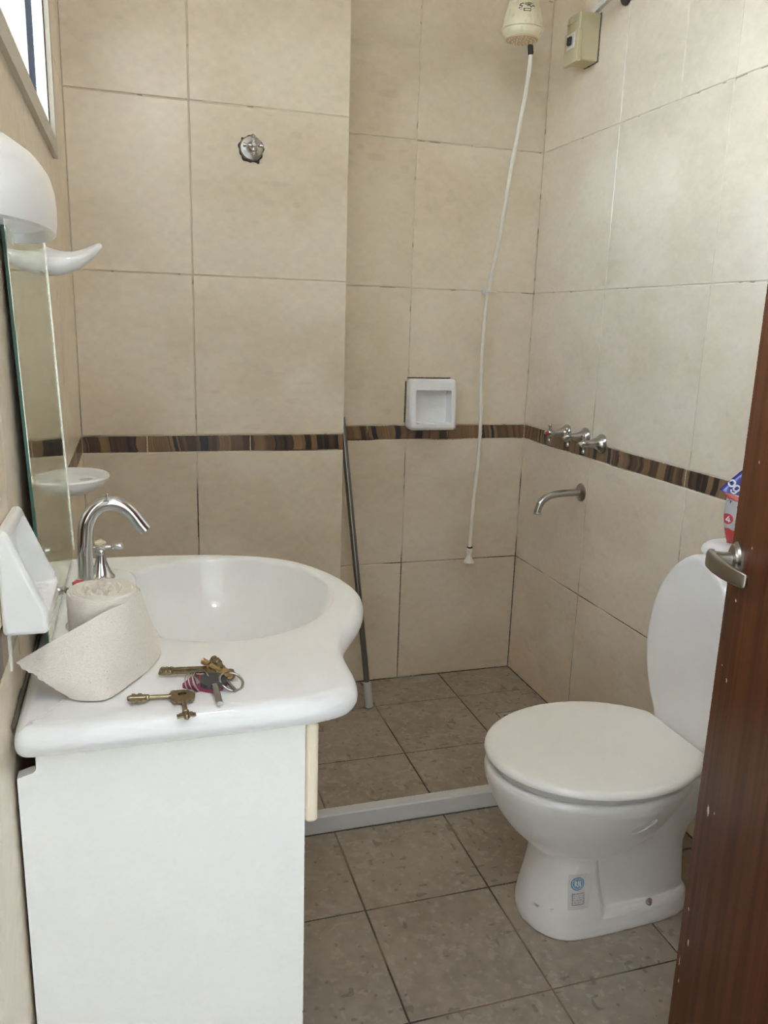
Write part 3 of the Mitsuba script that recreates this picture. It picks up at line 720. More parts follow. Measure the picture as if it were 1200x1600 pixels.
# ------------------------------------------------------------------ toilet roll
t = thing('toilet_roll', 'cream toilet paper roll standing on the washbasin with a torn loose end', 'toilet roll')
RC, RR, RZ0, RZ1 = np.array([-0.0475, 1.006]), 0.0420, ZT + 0.0006, 0.9280
def roll_mesh():
    n, nr = 120, 44; v = []; f = []
    th = np.linspace(0, 2 * np.pi, n, endpoint=False)
    rr = np.linspace(0.0, 1.0, nr)
    for i, r in enumerate(rr):
        rad = r * (RR - 0.0008)
        x, y = rad * np.cos(th), rad * np.sin(th)
        spiral = np.sin(2 * np.pi * (rad / 0.0038 - th / (2 * np.pi)))
        k = 1 - np.clip((r - 0.50) / 0.22, 0, 1)
        warp = meshkit.noise(np.c_[x * 60, y * 60, np.full(n, 1.0)], 2) - 0.5
        crump = np.sin((x * 1.3 + y * 0.5) * 520 + 7 * warp) * 0.0034 + np.sin((y * 1.2 - x * 0.7) * 610 + 9 * warp) * 0.0026
        z = RZ1 + (1 - k) * 0.0017 * spiral + k * (crump - 0.004 * (1 + np.sin(th * 2 + r * 6)) * (r < .55)) - 0.0012 * (r > .985)
        v += list(np.c_[RC[0] + x, RC[1] + y, z])
    for i in range(nr - 1):
        for j in range(n):
            a, b, c, d = i * n + j, i * n + (j + 1) % n, (i + 1) * n + (j + 1) % n, (i + 1) * n + j
            f += [(a, d, c), (a, c, b)]
    base = (nr - 1) * n
    for z in (RZ1 - 0.0022, 0.90, 0.88, 0.86, 0.84, RZ0):
        k = len(v); v += list(np.c_[RC[0] + RR * np.cos(th), RC[1] + RR * np.sin(th), np.full(n, z)])
        for j in range(n):
            a, b, c, d = base + j, base + (j + 1) % n, k + (j + 1) % n, k + j
            f += [(a, d, c), (a, c, b)]
        base = k
    k = len(v); v.append((RC[0], RC[1], RZ0))
    for j in range(n): f.append((k, base + (j + 1) % n, base + j))
    return tm(v, f)
put('toilet_roll__roll', roll_mesh(), 'mat_paper', 60)
SHEET_T = np.array([[-0.004, 1.018, 0.923], [-0.007, 0.998, 0.919], [-0.025, 0.968, 0.92], [-0.042, 0.957, 0.917], [-0.061, 0.953, 0.908], [-0.098, 0.945, 0.891], [-0.142, 0.94, 0.868]])
SHEET_B = np.array([[0.018, 1.071, 0.822], [0.014, 1.017, 0.822], [-0.007, 0.972, 0.822], [-0.021, 0.951, 0.822], [-0.035, 0.928, 0.822], [-0.051, 0.916, 0.822], [-0.084, 0.926, 0.823]])
def sheet():
    ns, nt = 90, 90
    s = np.linspace(0, 1, len(SHEET_T)); ss = np.linspace(0, 1, ns); tt = np.linspace(0, 1, nt)
    a, b = CubicSpline(s, SHEET_T)(ss), CubicSpline(s, SHEET_B)(ss)
    g = a[:, None] * (1 - tt[None, :, None]) + b[:, None] * tt[None, :, None]
    bulge = np.sin(np.pi * tt)[None, :] * np.interp(ss, [0, .55, .75, 1], [0.0, 0.0, 0.006, 0.006])[:, None]
    g[..., 1] -= bulge * 0.6; g[..., 2] += bulge * 0.5
    # the torn edge: bow it outwards and fray it
    fray = np.array([0.0042 * (meshkit.noise(np.array([t_ * 13, 1.5, 0.5]), 4) - 0.5) + 0.0020 * (meshkit.noise(np.array([t_ * 45, 2.5, 0.5]), 5) - 0.5) for t_ in tt])
    dirn = g[-1] - g[-6]; dirn /= np.linalg.norm(dirn, axis=1, keepdims=True)
    wgt = np.clip((ss - 0.9) / 0.1, 0, 1)[:, None, None]
    g += wgt * dirn[None] * (fray * 2.8 * np.sin(np.pi * tt) ** .3 + 0.002 * np.sin(np.pi * tt))[None, :, None]
    nrm = np.cross(np.gradient(g, axis=0), np.gradient(g, axis=1)); nrm /= np.linalg.norm(nrm, axis=2, keepdims=True) + 1e-12
    ripple = (meshkit.noise(g * 55, 9) - 0.5) * 0.0022
    g = g + nrm * ripple[..., None]
    n0 = ns * nt; v = np.vstack([g.reshape(-1, 3), (g + nrm * 0.0004).reshape(-1, 3)]); f = []
    for i in range(ns - 1):
        for j in range(nt - 1):
            a_, b_, c_, d_ = i * nt + j, i * nt + j + 1, (i + 1) * nt + j + 1, (i + 1) * nt + j
            f += [(a_, b_, c_), (a_, c_, d_), (n0 + a_, n0 + c_, n0 + b_), (n0 + a_, n0 + d_, n0 + c_)]
    rim = [i * nt for i in range(ns)] + [(ns - 1) * nt + j for j in range(1, nt)] + [i * nt + nt - 1 for i in range(ns - 2, -1, -1)] + [j for j in range(nt - 2, 0, -1)]
    for a_, b_ in zip(rim, rim[1:] + rim[:1]): f += [(a_, n0 + a_, n0 + b_), (a_, n0 + b_, b_)]
    return tm(v, f)
part(t, 'loose_sheet', sheet(), 'mat_paper', 60, label='loose sheet with a torn edge reaching to the wall')

# ------------------------------------------------------------------ keys
t = thing('key_bunch', 'bunch of old brass and steel keys on the front of the washbasin', 'keys')
KZ = ZT + 0.0004
def double_bit_key(a, b, bow_r=(0.014, 0.0105), shank=0.0024, wing=0.0075, bit=0.016, hole=True, up=(0, 0, 1)):
    """From the bow's centre a to the tip b."""
    a, b = np.asarray(a, float), np.asarray(b, float); L = np.linalg.norm(b - a)
    bow = Point(0, 0).buffer(1, 20); bow = shapely.affinity.scale(bow, bow_r[0], bow_r[1])
    for s in (-1, 1): bow = bow.union(shapely.affinity.scale(Point(bow_r[0] * .55, s * bow_r[1] * .72).buffer(1, 8), 0.0042, 0.0036))
    if hole: bow = bow.difference(shapely.affinity.scale(Point(-bow_r[0] * .35, 0).buffer(1, 10), 0.0030, 0.0052))
    p0 = trimesh.creation.extrude_polygon(bow, 0.0026, engine='earcut'); p0.apply_translation((0, 0, -0.0013))
    sh = aim(lathe([(shank, 0), (shank, L - bow_r[0] * .8 - bit - 0.004), (shank * 1.5, L - bow_r[0] * .8 - bit - 0.003), (shank * 1.5, L - bow_r[0] * .8 - bit - 0.001), (shank, L - bow_r[0] * .8 - bit), (shank, L - bow_r[0] * .8 - 0.003), (shank * 1.25, L - bow_r[0] * .8 - 0.0015), (shank * .5, L - bow_r[0] * .8)], 16), (bow_r[0] * .8, 0, 0), (1, 0, 0))
    bt = []
    for s in (-1, 1):
        prof = [(L - bit, 0), (L - bit, s * wing * .7), (L - bit * .80, s * wing * .7), (L - bit * .78, s * wing), (L - bit * .60, s * wing), (L - bit * .58, s * wing * .72), (L - bit * .45, s * wing * .72), (L - bit * .43, s * wing), (L - bit * .25, s * wing), (L - bit * .22, s * wing * .6), (L - 0.003, s * wing * .6), (L - 0.003, 0)]
        pg = Polygon(prof).buffer(0)
        m = trimesh.creation.extrude_polygon(pg, 0.0022, engine='earcut'); m.apply_translation((0, 0, -0.0011)); bt.append(m)
    m = cat([p0, sh] + bt)
    x = (b - a) / L; z = np.asarray(up, float) - np.dot(up, x) * x; z /= np.linalg.norm(z); y = np.cross(z, x)
    return tm(a + m.vertices @ np.array([x, y, z]), m.faces)
part(t, 'key', double_bit_key((0.040, 0.905, KZ + 0.0022), (-0.022, 0.906, KZ + 0.0055), (0.0155, 0.0145), 0.0027, 0.0105, 0.021), 'mat_brass', 35, label='brass key with the ornate bit at left')
part(t, 'key', double_bit_key((0.0405, 0.897, KZ + 0.0052), (0.0425, 0.8495, KZ + 0.0014), (0.0130, 0.0130), 0.0026, 0.0105, 0.011), 'mat_brass', 35, label='shorter brass key pointing over the front edge')
def blade_key(a, b, wd, mat, lab):
    a, b = np.asarray(a, float), np.asarray(b, float); L = np.linalg.norm(b - a)
    ms = [cbox(0, L - 0.018, -wd, wd, 0, 0.0030, 0.0006), cbox(L - 0.018, L, -wd * 1.1, wd * 1.1, -0.0004, 0.0036, 0.0012), cbox(0.002, L - 0.018, -wd * .25, wd * .25, 0.0030, 0.0040, 0.0004)]
    for i in range(3):
        for s in (-1, 1): ms.append(trimesh.creation.icosphere(1, 0.0021).apply_translation((L - 0.015 + i * 0.0055, s * wd * .62, 0.0034)))
    ms.append(trimesh.creation.extrude_polygon(shapely.affinity.scale(Point(-0.008, 0).buffer(1, 14), 0.011, 0.0095).difference(Point(-0.011, 0).buffer(0.0035)), 0.0028, engine='earcut'))
    m = cat(ms); x = (b - a) / L; z = np.array([0, -0.25, 0.97]); z = z - np.dot(z, x) * x; z /= np.linalg.norm(z); y = np.cross(z, x)
    part(t, 'key', tm(a + m.vertices @ np.array([x, y, z]), m.faces), mat, 35, label=lab)
blade_key((0.072, 0.957, KZ + 0.0085), (0.0165, 0.9735, KZ + 0.0045), 0.0058, 'mat_brass', 'flat brass security key lying behind')
part(t, 'key', double_bit_key((0.0950, 0.940, KZ + 0.009), (0.0690, 0.968, KZ + 0.0175), (0.010, 0.008), 0.0034, 0.0052, 0.010, hole=False), 'mat_bright_brass', 35, label='short bright brass key standing over the rings')
part(t, 'key', double_bit_key((0.0990, 0.945, KZ + 0.0055), (0.0840, 0.985, KZ + 0.0120), (0.010, 0.009), 0.0038, 0.0066, 0.012, hole=False), 'mat_brass', 35, label='dark brass key behind the big ring')
hd = Polygon([(-0.012, -0.012), (0.006, -0.014), (0.013, -0.008), (0.013, 0.008), (0.006, 0.014), (-0.012, 0.012), (-0.015, 0.0)]).buffer(0.002, 6)
m = trimesh.creation.extrude_polygon(hd, 0.0055, engine='earcut'); x = np.array([0.02, -0.998, -0.06]); x /= np.linalg.norm(x); z = np.array([0, 0, 1.0]); z -= x * x[2]; z /= np.linalg.norm(z)
m = tm(np.array([0.0785, 0.925, KZ + 0.0055]) + m.vertices @ np.array([x, np.cross(z, x), z]), m.faces)
k = part(t, 'key', m, 'mat_key_plastic', 35, label='dark key with a rounded head')
put(k + '__blade', tube([(0.0790, 0.912, KZ + 0.0080), (0.0805, 0.890, KZ + 0.0050), (0.0812, 0.872, KZ + 0.0038)], [0.0042, 0.0040, 0.0034], 14, flat=0.8), 'mat_steel', 40)
part(t, 'tag', rbox_tag := (lambda: (lambda e: tm(np.array([0.070, 0.931, KZ + 0.0002]) + e.vertices @ np.array([(0.83, -0.55, 0), (0.55, 0.83, 0), (0, 0, 1)]), e.faces))(trimesh.creation.extrude_polygon(sbox(-0.021, -0.013, 0.021, 0.013).buffer(0.003), 0.0048, engine='earcut')))(), 'mat_magenta', 30, label='dark magenta plastic tag under the keys')
def wire_ring(c, r, nrm, w, squash=1.0):
    u, v, _ = frame(nrm); a = np.linspace(0, 2 * np.pi, 48, endpoint=False)
    return tube(np.asarray(c) + r * (np.cos(a)[:, None] * u + squash * np.sin(a)[:, None] * v), w, 8, closed=True)
part(t, 'ring', wire_ring((0.1000, 0.921, KZ + 0.0072), 0.0150, (0.30, -0.35, 0.88), 0.0016), 'mat_dull_chrome', True, label='big steel ring')
for i, (x0, y0, tx, ty) in enumerate(((0.0520, 0.920, 0.75, -0.45), (0.0550, 0.921, 0.80, -0.30), (0.0585, 0.922, 0.9, -0.15), (0.0640, 0.926, 0.55, -0.75))):
    part(t, 'ring', wire_ring((x0, y0, KZ + 0.0105), 0.0120, (tx, ty, 0.42), 0.0008), 'mat_dull_chrome', True)
part(t, 'rod', tube([(0.0880, 0.940, KZ + 0.0105), (0.1030, 0.903, KZ + 0.0026)], [0.0018, 0.0022], 10), 'mat_steel', 40)

# ------------------------------------------------------------------ toilet
TY = 1.352
def egg(xf, xb, hw, z, pf=1.0, pb=2.6, split=0.55, n=72):
    xc = xf + (xb - xf) * split; r = []
    for a in np.linspace(0, 2 * np.pi, n, endpoint=False):
        c, s = math.cos(a), math.sin(a)
        if c < 0: r.append((xc + (xc - xf) * c, TY + hw * s, z))
        else:
            k = 2.0 / pb; r.append((xc + (xb - xc) * abs(c) ** k, TY + hw * math.copysign(abs(s) ** k, s), z))
    return np.array(r)
def toilet():
    ped = loft([egg(xf, xb, hw, z, pb=6, split=sp_) for z, xf, xb, hw, sp_ in ((0.0005, 0.768, 0.936, 0.1005, .50), (0.018, 0.767, 0.936, 0.101, .50), (0.045, 0.771, 0.930, 0.0975, .50), (0.09, 0.781, 0.919, 0.0905, .52), (0.135, 0.790, 0.910, 0.0860, .52), (0.17, 0.793, 0.905, 0.0850, .52), (0.215, 0.785, 0.903, 0.086, .5), (0.25, 0.785, 0.903, 0.086, .5))])
    bowl = loft([egg(xf, xb, hw, z, pb=2.0, split=.52) for z, xf, xb, hw in ((0.165, 0.800, 1.00, 0.070), (0.180, 0.781, 1.02, 0.088), (0.200, 0.760, 1.045, 0.104), (0.230, 0.731, 1.075, 0.127), (0.265, 0.706, 1.10, 0.148), (0.305, 0.686, 1.12, 0.166), (0.335, 0.675, 1.135, 0.1775), (0.351, 0.671, 1.14, 0.1805), (0.361, 0.673, 1.14, 0.179), (0.3660, 0.680, 1.135, 0.173))])
    lower = loft([egg(0.768 + k_, xb, hw, z, pb=4.5, split=.25) for z, xb, hw, k_ in ((0.0005, 1.158, 0.1005, 0), (0.018, 1.158, 0.101, 0), (0.038, 1.156, 0.0975, .004), (0.048, 1.152, 0.088, .012))])
    trap = loft([egg(0.845, xb, hw, z, pb=5, split=.2) for z, xb, hw in ((0.040, 1.150, 0.074), (0.16, 1.140, 0.071), (0.20, 1.150, 0.074), (0.27, 1.19, 0.090), (0.30, 1.22, 0.108))])
    deck = loft([egg(0.93, xb, hw, z, pb=4, split=.5) for z, xb, hw in ((0.270, 1.24, 0.100), (0.315, 1.275, 0.125), (0.345, 1.29, 0.136), (0.360, 1.29, 0.134), (0.3655, 1.285, 0.128))])
    m = man(ped) + man(bowl) + man(lower) + man(trap) + man(deck)
    # the slanting oval opening in the side, under the bowl
    return unman(m)
body = toilet()
cl = Manifold.sphere(1, 32).scale([0.031, 0.018, 0.0105]).rotate([0, -24, 0])
body = unman((man(body) - cl.translate([0.940, TY - 0.158, 0.2995])).refine_to_length(0.005))
trimesh.smoothing.filter_taubin(body, lamb=0.5, nu=0.52, iterations=9)
t = thing('toilet', 'white ceramic toilet with its lid closed, beside the open door', 'toilet')
put('toilet__bowl', body, 'mat_toilet', 40)
def lid_poly(cx_, a, b, xcut, d=0):
    g = shapely.affinity.scale(Point(0, 0).buffer(1, 48), a, b); g = shapely.affinity.translate(g, cx_, TY).intersection(sbox(0, 0, xcut, 3))
    return g.buffer(-0.003).buffer(0.003 - d, 8)
def soft_plate(layers):
    n = 160; S = []
    for g, z in layers:
        e = g.exterior; c0 = np.array([0.9, TY]); pts = []
        for a in np.linspace(0, 2 * np.pi, n, endpoint=False):
            ln = shapely.LineString([c0, c0 + np.array([math.cos(a), math.sin(a)])]); q_ = e.intersection(ln); q_ = q_ if q_.geom_type == 'Point' else list(q_.geoms)[0]
            pts.append((q_.x, q_.y, z))
        S.append(np.array(pts))
    return loft(S)
part(t, 'seat', soft_plate([(lid_poly(0.912, 0.238, 0.190, 1.118, d), z) for d, z in ((0.016, 0.3668), (0.013, 0.368), (0.012, 0.3830), (0.014, 0.3855))]), 'mat_seat', 40)
part(t, 'lid', soft_plate([(lid_poly(0.912, 0.240, 0.195, 1.120, d), z) for d, z in ((0.006, 0.3865), (0.001, 0.3880), (0.0, 0.3915), (0.0015, 0.3965), (0.006, 0.4010), (0.014, 0.4035), (0.030, 0.4045), (0.10, 0.4052))]), 'mat_lid', 50, label='closed cream white plastic lid')
TK = [(0.374, 0.092), (0.390, 0.094), (0.407, 0.098), (0.440, 0.118), (0.481, 0.135), (0.520, 0.146), (0.554, 0.151), (0.600, 0.1495), (0.636, 0.145), (0.680, 0.132), (0.715, 0.116), (0.745, 0.096), (0.768, 0.075), (0.785, 0.054), (0.797, 0.034), (0.8035, 0.014)]
tz, tw = np.array(TK).T
ol = np.r_[np.c_[TY + tw, tz], np.c_[TY - tw, tz][::-1]]; olp = Polygon(ol).buffer(-0.004).buffer(0.004, 8)
def tank():
    n = 140; S = []
    for x, d in ((1.1215, 0.016), (1.1235, 0.008), (1.127, 0.003), (1.133, 0.0005), (1.142, 0.0), (1.22, 0.0), (1.3215, 0.0)):
        g = olp.buffer(-d); e = g.exterior; S.append(np.array([(x, *e.interpolate(i / n, True).coords[0]) for i in range(n)]))
    ref = S[-1]
    for i in range(len(S)):   # the same start and sense on every ring
        if Polygon(S[i][:, 1:]).exterior.is_ccw is False: S[i] = S[i][::-1]
        j = np.argmin(S[i][:, 2] + 10 * np.abs(S[i][:, 1] - TY) * (S[i][:, 2] < 0.45)); S[i] = np.roll(S[i], -j, 0)
    return loft(S)
part(t, 'tank', tank(), 'mat_toilet', 40)
part(t, 'tank_lid', unman(man(loft([np.array([(1.225 + (0.088 - d) * math.cos(a), TY + (0.060 - d * .8) * math.sin(a), z) for a in np.linspace(0, 2 * np.pi, 48, endpoint=False)]) for d, z in ((0.012, 0.800), (0.002, 0.8065), (0.0, 0.812), (0.002, 0.819), (0.010, 0.825), (0.03, 0.8285), (0.06, 0.830))]))), 'mat_toilet', 50)
for s in (-1, 1):
    part(t, 'fixing_bolt', aim(lathe([(0.0065, 0), (0.0065, 0.004), (0.0045, 0.005), (0.0045, 0.012), (0.002, 0.013)], 12), (1.030, TY + s * 0.088, 0.047), (0, s * 0.3, 1)), 'mat_steel', 30)
# the printed label on the side of the foot
def sticker():
    nu, nv = 26, 40; uu = np.linspace(-0.0225, 0.0225, nu); vv = np.linspace(-0.040, 0.040, nv)
    c = np.array([0.851, 0, 0.112]); X = c[0] + uu[None, :] + 0 * vv[:, None]; Zz = c[2] + vv[:, None] + 0 * uu[None, :]
    o = np.c_[X.ravel(), np.full(X.size, 1.0), Zz.ravel()]; dq = np.tile([0, 1.0, 0], (len(o), 1))
    loc, idx, _ = body.ray.intersects_location(o, dq, multiple_hits=False)
    y = np.full(len(o), np.nan); y[idx] = loc[:, 1]; y[np.isnan(y)] = np.nanmean(y)
    curl = np.clip((o[:, 0] - 0.868) / 0.005, 0, 1) * 0.0022
    v = np.c_[o[:, 0], y - 0.0006 - curl, o[:, 2]]; f = []
    for i in range(nv - 1):
        for j in range(nu - 1):
            a = i * nu + j; f += [(a, a + 1, a + nu + 1), (a, a + nu + 1, a + nu)]
    uv = np.c_[np.tile(np.linspace(0, 1, nu), nv), np.repeat(np.linspace(0, 1, nv), nu)]
    return tm(v, f), uv
sm, suv = sticker()
part(t, 'sticker', sm, 'mat_sticker', True, uv=suv, label='peeling label with a round blue emblem over a box of small print')

# ------------------------------------------------------------------ wrapped pack on the tank
t = thing('plastic_pack', 'crumpled red, white and blue plastic pack on the toilet tank behind the door handle', 'pack')
bag_ol = np.array([(0.013, 0.0), (0.003, 0.035), (0.000, 0.060), (0.000, 0.086), (0.001, 0.094), (-0.004, 0.104), (-0.014, 0.113), (0.002, 0.132), (0.026, 0.159), (0.070, 0.158), (0.100, 0.150), (0.112, 0.10), (0.110, 0.05), (0.104, 0.0)])
def bag():
    e = Polygon(bag_ol).exterior; n = 120; ring = np.array([e.interpolate(i / n, True).coords[0] for i in range(n)]); c = np.array([0.055, 0.075]); S = []
    for k, d in ((0.05, 0.020), (0.35, 0.0195), (0.60, 0.018), (0.80, 0.0145), (0.92, 0.009), (1.0, 0.0), (0.92, -0.009), (0.80, -0.0145), (0.5, -0.018), (0.05, -0.020)):
        uv_ = c + (ring - c) * k; uv_[:, 1] = np.maximum(uv_[:, 1], 0.0)
        dd = d * np.clip(1.15 - 0.7 * uv_[:, 1] / 0.16, 0.2, 1.0) + 0.004 * (meshkit.noise(np.c_[uv_ * 90, np.full(n, d * 30)], 3) - 0.5) * k
        S.append(BAG_O + uv_[:, :1] * BAG_U + uv_[:, 1:] * np.array([0, 0, 1.0]) + dd[:, None] * BAG_N)
    return loft(S)
bm = bag(); put('plastic_pack__wrapper', bm, 'mat_bag', 25)
def bag_text(s, h, u0, v0, rot, bold=True):
    m = meshkit.text_mesh(s, h, 0.0006, bold); q = m.vertices; c, sn = math.cos(rot), math.sin(rot)
    u, v = u0 + q[:, 0] * c - q[:, 1] * sn, v0 + q[:, 0] * sn + q[:, 1] * c
    front = BAG_O + u[:, None] * BAG_U + v[:, None] * np.array([0, 0, 1.0]) + 0.06 * BAG_N
    loc, idx, _ = bm.ray.intersects_location(front, np.tile(-BAG_N, (len(front), 1)), multiple_hits=False)
    dist = np.full(len(front), 0.045); dist[idx] = np.linalg.norm(loc - front[idx], axis=1)
    return tm(front - (dist - 0.0004 - q[:, 2])[:, None] * BAG_N, m.faces)
part(t, 'lettering', cat([bag_text('o', 0.0190, -0.0030, 0.1290, -0.75), bag_text('g', 0.0190, 0.0068, 0.1195, -0.75)]), 'mat_bag_white', label='white letters og on the blue top')
part(t, 'lettering', bag_text('4', 0.0125, 0.0032, 0.0478, 0.0), 'mat_bag_white', label='white 4 in a red dot')

# ------------------------------------------------------------------ shower
t = thing('electric_shower', 'old cream electric shower head hanging in the corner of the shower', 'shower head')
SX, SY, SZ = 1.087, 2.30, 2.0545
SHP = [(0.0460, 0.0000), (0.0515, 0.0040), (0.0560, 0.0120), (0.0572, 0.0200), (0.0605, 0.0220), (0.0605, 0.0248), (0.0562, 0.0262), (0.0555, 0.0350), (0.0540, 0.0480), (0.0490, 0.0680), (0.0440, 0.0850), (0.0395, 0.1050), (0.0370, 0.1250), (0.0350, 0.1500), (0.0340, 0.1850), (0.0300, 0.2000)]
put('electric_shower__body', lathe(SHP, 56, (SX, SY, SZ)), 'mat_old_plastic', 28)
part(t, 'spray_plate', lathe([(0.0455, 0.0), (0.044, -0.004), (0.03, -0.006), (0.005, -0.0065)], 40, (SX, SY, SZ + 0.0005)), 'mat_amber', 40, label='amber stained plate with spray holes')
for r, n in ((0.038, 22), (0.027, 15), (0.015, 8)):
    for i in range(n):
        a = 2 * math.pi * i / n
        part(t, 'nozzle', lathe([(0.0016, 0), (0.0013, 0.003)], 8, (SX + r * math.cos(a), SY + r * math.sin(a), SZ - 0.0035 - (0.002 if r < .03 else 0)), (0, 0, -1)), 'mat_white_pvc')
def on_head(points):   # (angle offset, height) on the body, facing the room
    o = []
    for a, z in points:
        r = np.interp(z, [q_[1] for q_ in SHP], [q_[0] for q_ in SHP]) + 0.0003; an = -2.05 + a
        o.append((SX + r * math.cos(an), SY + r * math.sin(an), SZ + z))
    return o
def ink(pts, w=0.0011): return tube(spline(on_head(pts), 24), w, 6)
DZ = 0.024
def ink2(pts, w=0.0011): return ink([(a, z - DZ) for a, z in pts], w)
marks = [ink2([(0.02, .098), (-0.10, .0985), (-0.20, .094), (-0.05, .0925), (-0.12, .0885), (-0.24, .089)]), ink2([(0.08, .099), (0.30, .1005), (0.52, .101)]), ink2([(0.10, .0955), (0.30, .0965), (0.46, .098)]),
         ink2([(0.25, .0915), (0.36, .0945), (0.44, .0905), (0.55, .094), (0.66, .0915)]), ink2([(-0.12, .0825), (-0.10, .0835)], 0.0009),
         ink2([(0.05, .0795), (0.05, .0855)]), ink2([(0.05, .0855), (0.42, .0855)]), ink2([(0.42, .0855), (0.42, .0795)]), ink2([(0.42, .0795), (0.05, .0795)])]
part(t, 'printed_mark', cat(marks), 'mat_ink', True, label='worn dark print and a small box on the body')
part(t, 'pipe', tube(spline([(SX, SY, SZ + 0.198), (SX, SY + 0.005, SZ + 0.25), (SX, SY + 0.05, SZ + 0.285), (SX, SY + 0.15, SZ + 0.29), (SX, Y2 - 0.001, SZ + 0.29)], 40), 0.0105, 16), 'mat_dull_chrome', 40)

t = thing('shower_hose', 'thin white hand shower hose hanging down the shower wall to a bell nozzle', 'shower hose')
hp = [(1.128, 2.322, 2.0335), (1.131, 2.330, 1.99), (1.137, 2.350, 1.957), (1.1385, 2.425, 1.743), (1.143, 2.510, 1.485), (1.139, 2.548, 1.373), (1.133, 2.553, 1.240), (1.1365, 2.556, 1.069), (1.144, 2.556, 0.894), (1.137, 2.556, 0.713), (1.130, 2.556, 0.550), (1.128, 2.554, 0.488)]
put('shower_hose__tube', tube(spline(hp, 140), 0.0062, 12), 'mat_white_pvc', 50)
part(t, 'coupling', tube([(1.1215, 2.319, 2.054), (1.1265, 2.321, 2.042), (1.1285, 2.3225, 2.026)], [0.0070, 0.0082, 0.0074], 12), 'mat_dark_rubber', 40, label='black coupling under the shower head')
part(t, 'washer', lathe([(0.0095, 0), (0.0095, 0.004)], 18, (1.128, 2.553, 0.4865)), 'mat_dark_rubber', 30)
part(t, 'nozzle', lathe([(0.019, 0), (0.0195, 0.003), (0.0150, 0.011), (0.0095, 0.022), (0.0075, 0.030), (0.0080, 0.034), (0.0098, 0.036), (0.0098, 0.052), (0.0085, 0.054)], 26, (1.1265, 2.5525, 0.432)), 'mat_white_pvc', 30, label='white bell-shaped nozzle')
t = thing('hose_clip', 'small white clip holding the hose to the shower wall', 'clip')
put('hose_clip__clip', cat([cbox(1.128, 1.151, Y2 - 0.012, Y2 - 0.0005, 1.366, 1.381, 0.002), tube([(1.1395 + 0.0105 * math.cos(a), 2.5485 + 0.0105 * math.sin(a), 1.3735) for a in np.linspace(0, 2 * np.pi, 24, endpoint=False)], 0.0030, 8, closed=True), tube([(1.150, 2.552, 1.373), (1.163, 2.546, 1.374), (1.170, 2.545, 1.371)], [0.003, 0.003, 0.004], 8)]), 'mat_white_plastic', 35)

for i, (y, z, sp_, where) in enumerate(((2.280, 0.936, 0.05, 'nearest the corner of the shower'), (2.168, 0.939, 0.28, 'middle of the row of three'), (2.074, 0.932, 0.20, 'nearest the toilet'))):
    t = thing('wall_tap', f'chrome cross-handled tap on the right wall, {where}', 'tap')
    cross_handle(t, (XR - 0.0003, y, z), (-1, 0, 0), sp_, 0.0285, 0.066, 0.029, 'mat_red' if i == 0 else 'mat_ivory', 'red button of the hot tap' if i == 0 else None, 0.0056, 'mat_dull_chrome', 0.0062)
t = thing('bath_spout', 'dull chrome curved spout on the right wall below the three taps', 'spout')
put('bath_spout__pipe', tube(spline([(XR - 0.002, 2.164, 0.765), (1.285, 2.164, 0.765), (1.240, 2.164, 0.7625), (1.208, 2.164, 0.755), (1.188, 2.164, 0.740), (1.178, 2.164, 0.720), (1.1745, 2.164, 0.704)], 50), 0.0108, 20), 'mat_dull_chrome', 40)
part(t, 'flange', lathe([(0.0285, 0), (0.0285, 0.003), (0.024, 0.0065), (0.015, 0.0095), (0.012, 0.012)], 32, (XR - 0.0003, 2.164, 0.765), (-1, 0, 0)), 'mat_dull_chrome', 30)
part(t, 'outlet_ring', lathe([(0.0118, 0), (0.0128, 0.002), (0.0128, 0.005), (0.0112, 0.007)], 22, (1.1743, 2.164, 0.7015), (0.06, 0, 1)), 'mat_chrome', 30)

t = thing('stop_valve', 'round chrome stop valve with a cross handle high on the tiled wall', 'valve')
va = np.array([0.333, Y1 - 0.0003, 1.717])
dirt_ring = [(0.0345 + 0.0016 * math.sin(5 * a) + 0.0012 * math.sin(11 * a + 1) + (0.004 if abs(((a - 2.3 + math.pi) % (2 * math.pi)) - math.pi) < .08 or abs(((a - 5.25 + math.pi) % (2 * math.pi)) - math.pi) < .09 else 0)) for a in np.linspace(0, 2 * np.pi, 90, endpoint=False)]
pg = Polygon([(r * math.cos(a), r * math.sin(a)) for r, a in zip(dirt_ring, np.linspace(0, 2 * np.pi, 90, endpoint=False))])
e = trimesh.creation.extrude_polygon(pg, 0.0012, engine='earcut')
part(t, 'hole_edge', tm(np.c_[va[0] + e.vertices[:, 0], va[1] - e.vertices[:, 2], va[2] + e.vertices[:, 1] - 0.002], e.faces[:, ::-1]), 'mat_dirt', label='ragged dark edge of the hole in the tile')
part(t, 'escutcheon', lathe([(0.0325, 0), (0.0325, 0.003), (0.029, 0.007), (0.016, 0.010), (0.012, 0.012)], 36, va + (0, -0.0012, 0), (0, -1, 0)), 'mat_steel', 30)
cross_handle(t, va + (0, -0.010, 0), (0, -1, 0), 0.02, 0.0155, 0.040, 0.0285, 'mat_chrome', None, 0.0056)

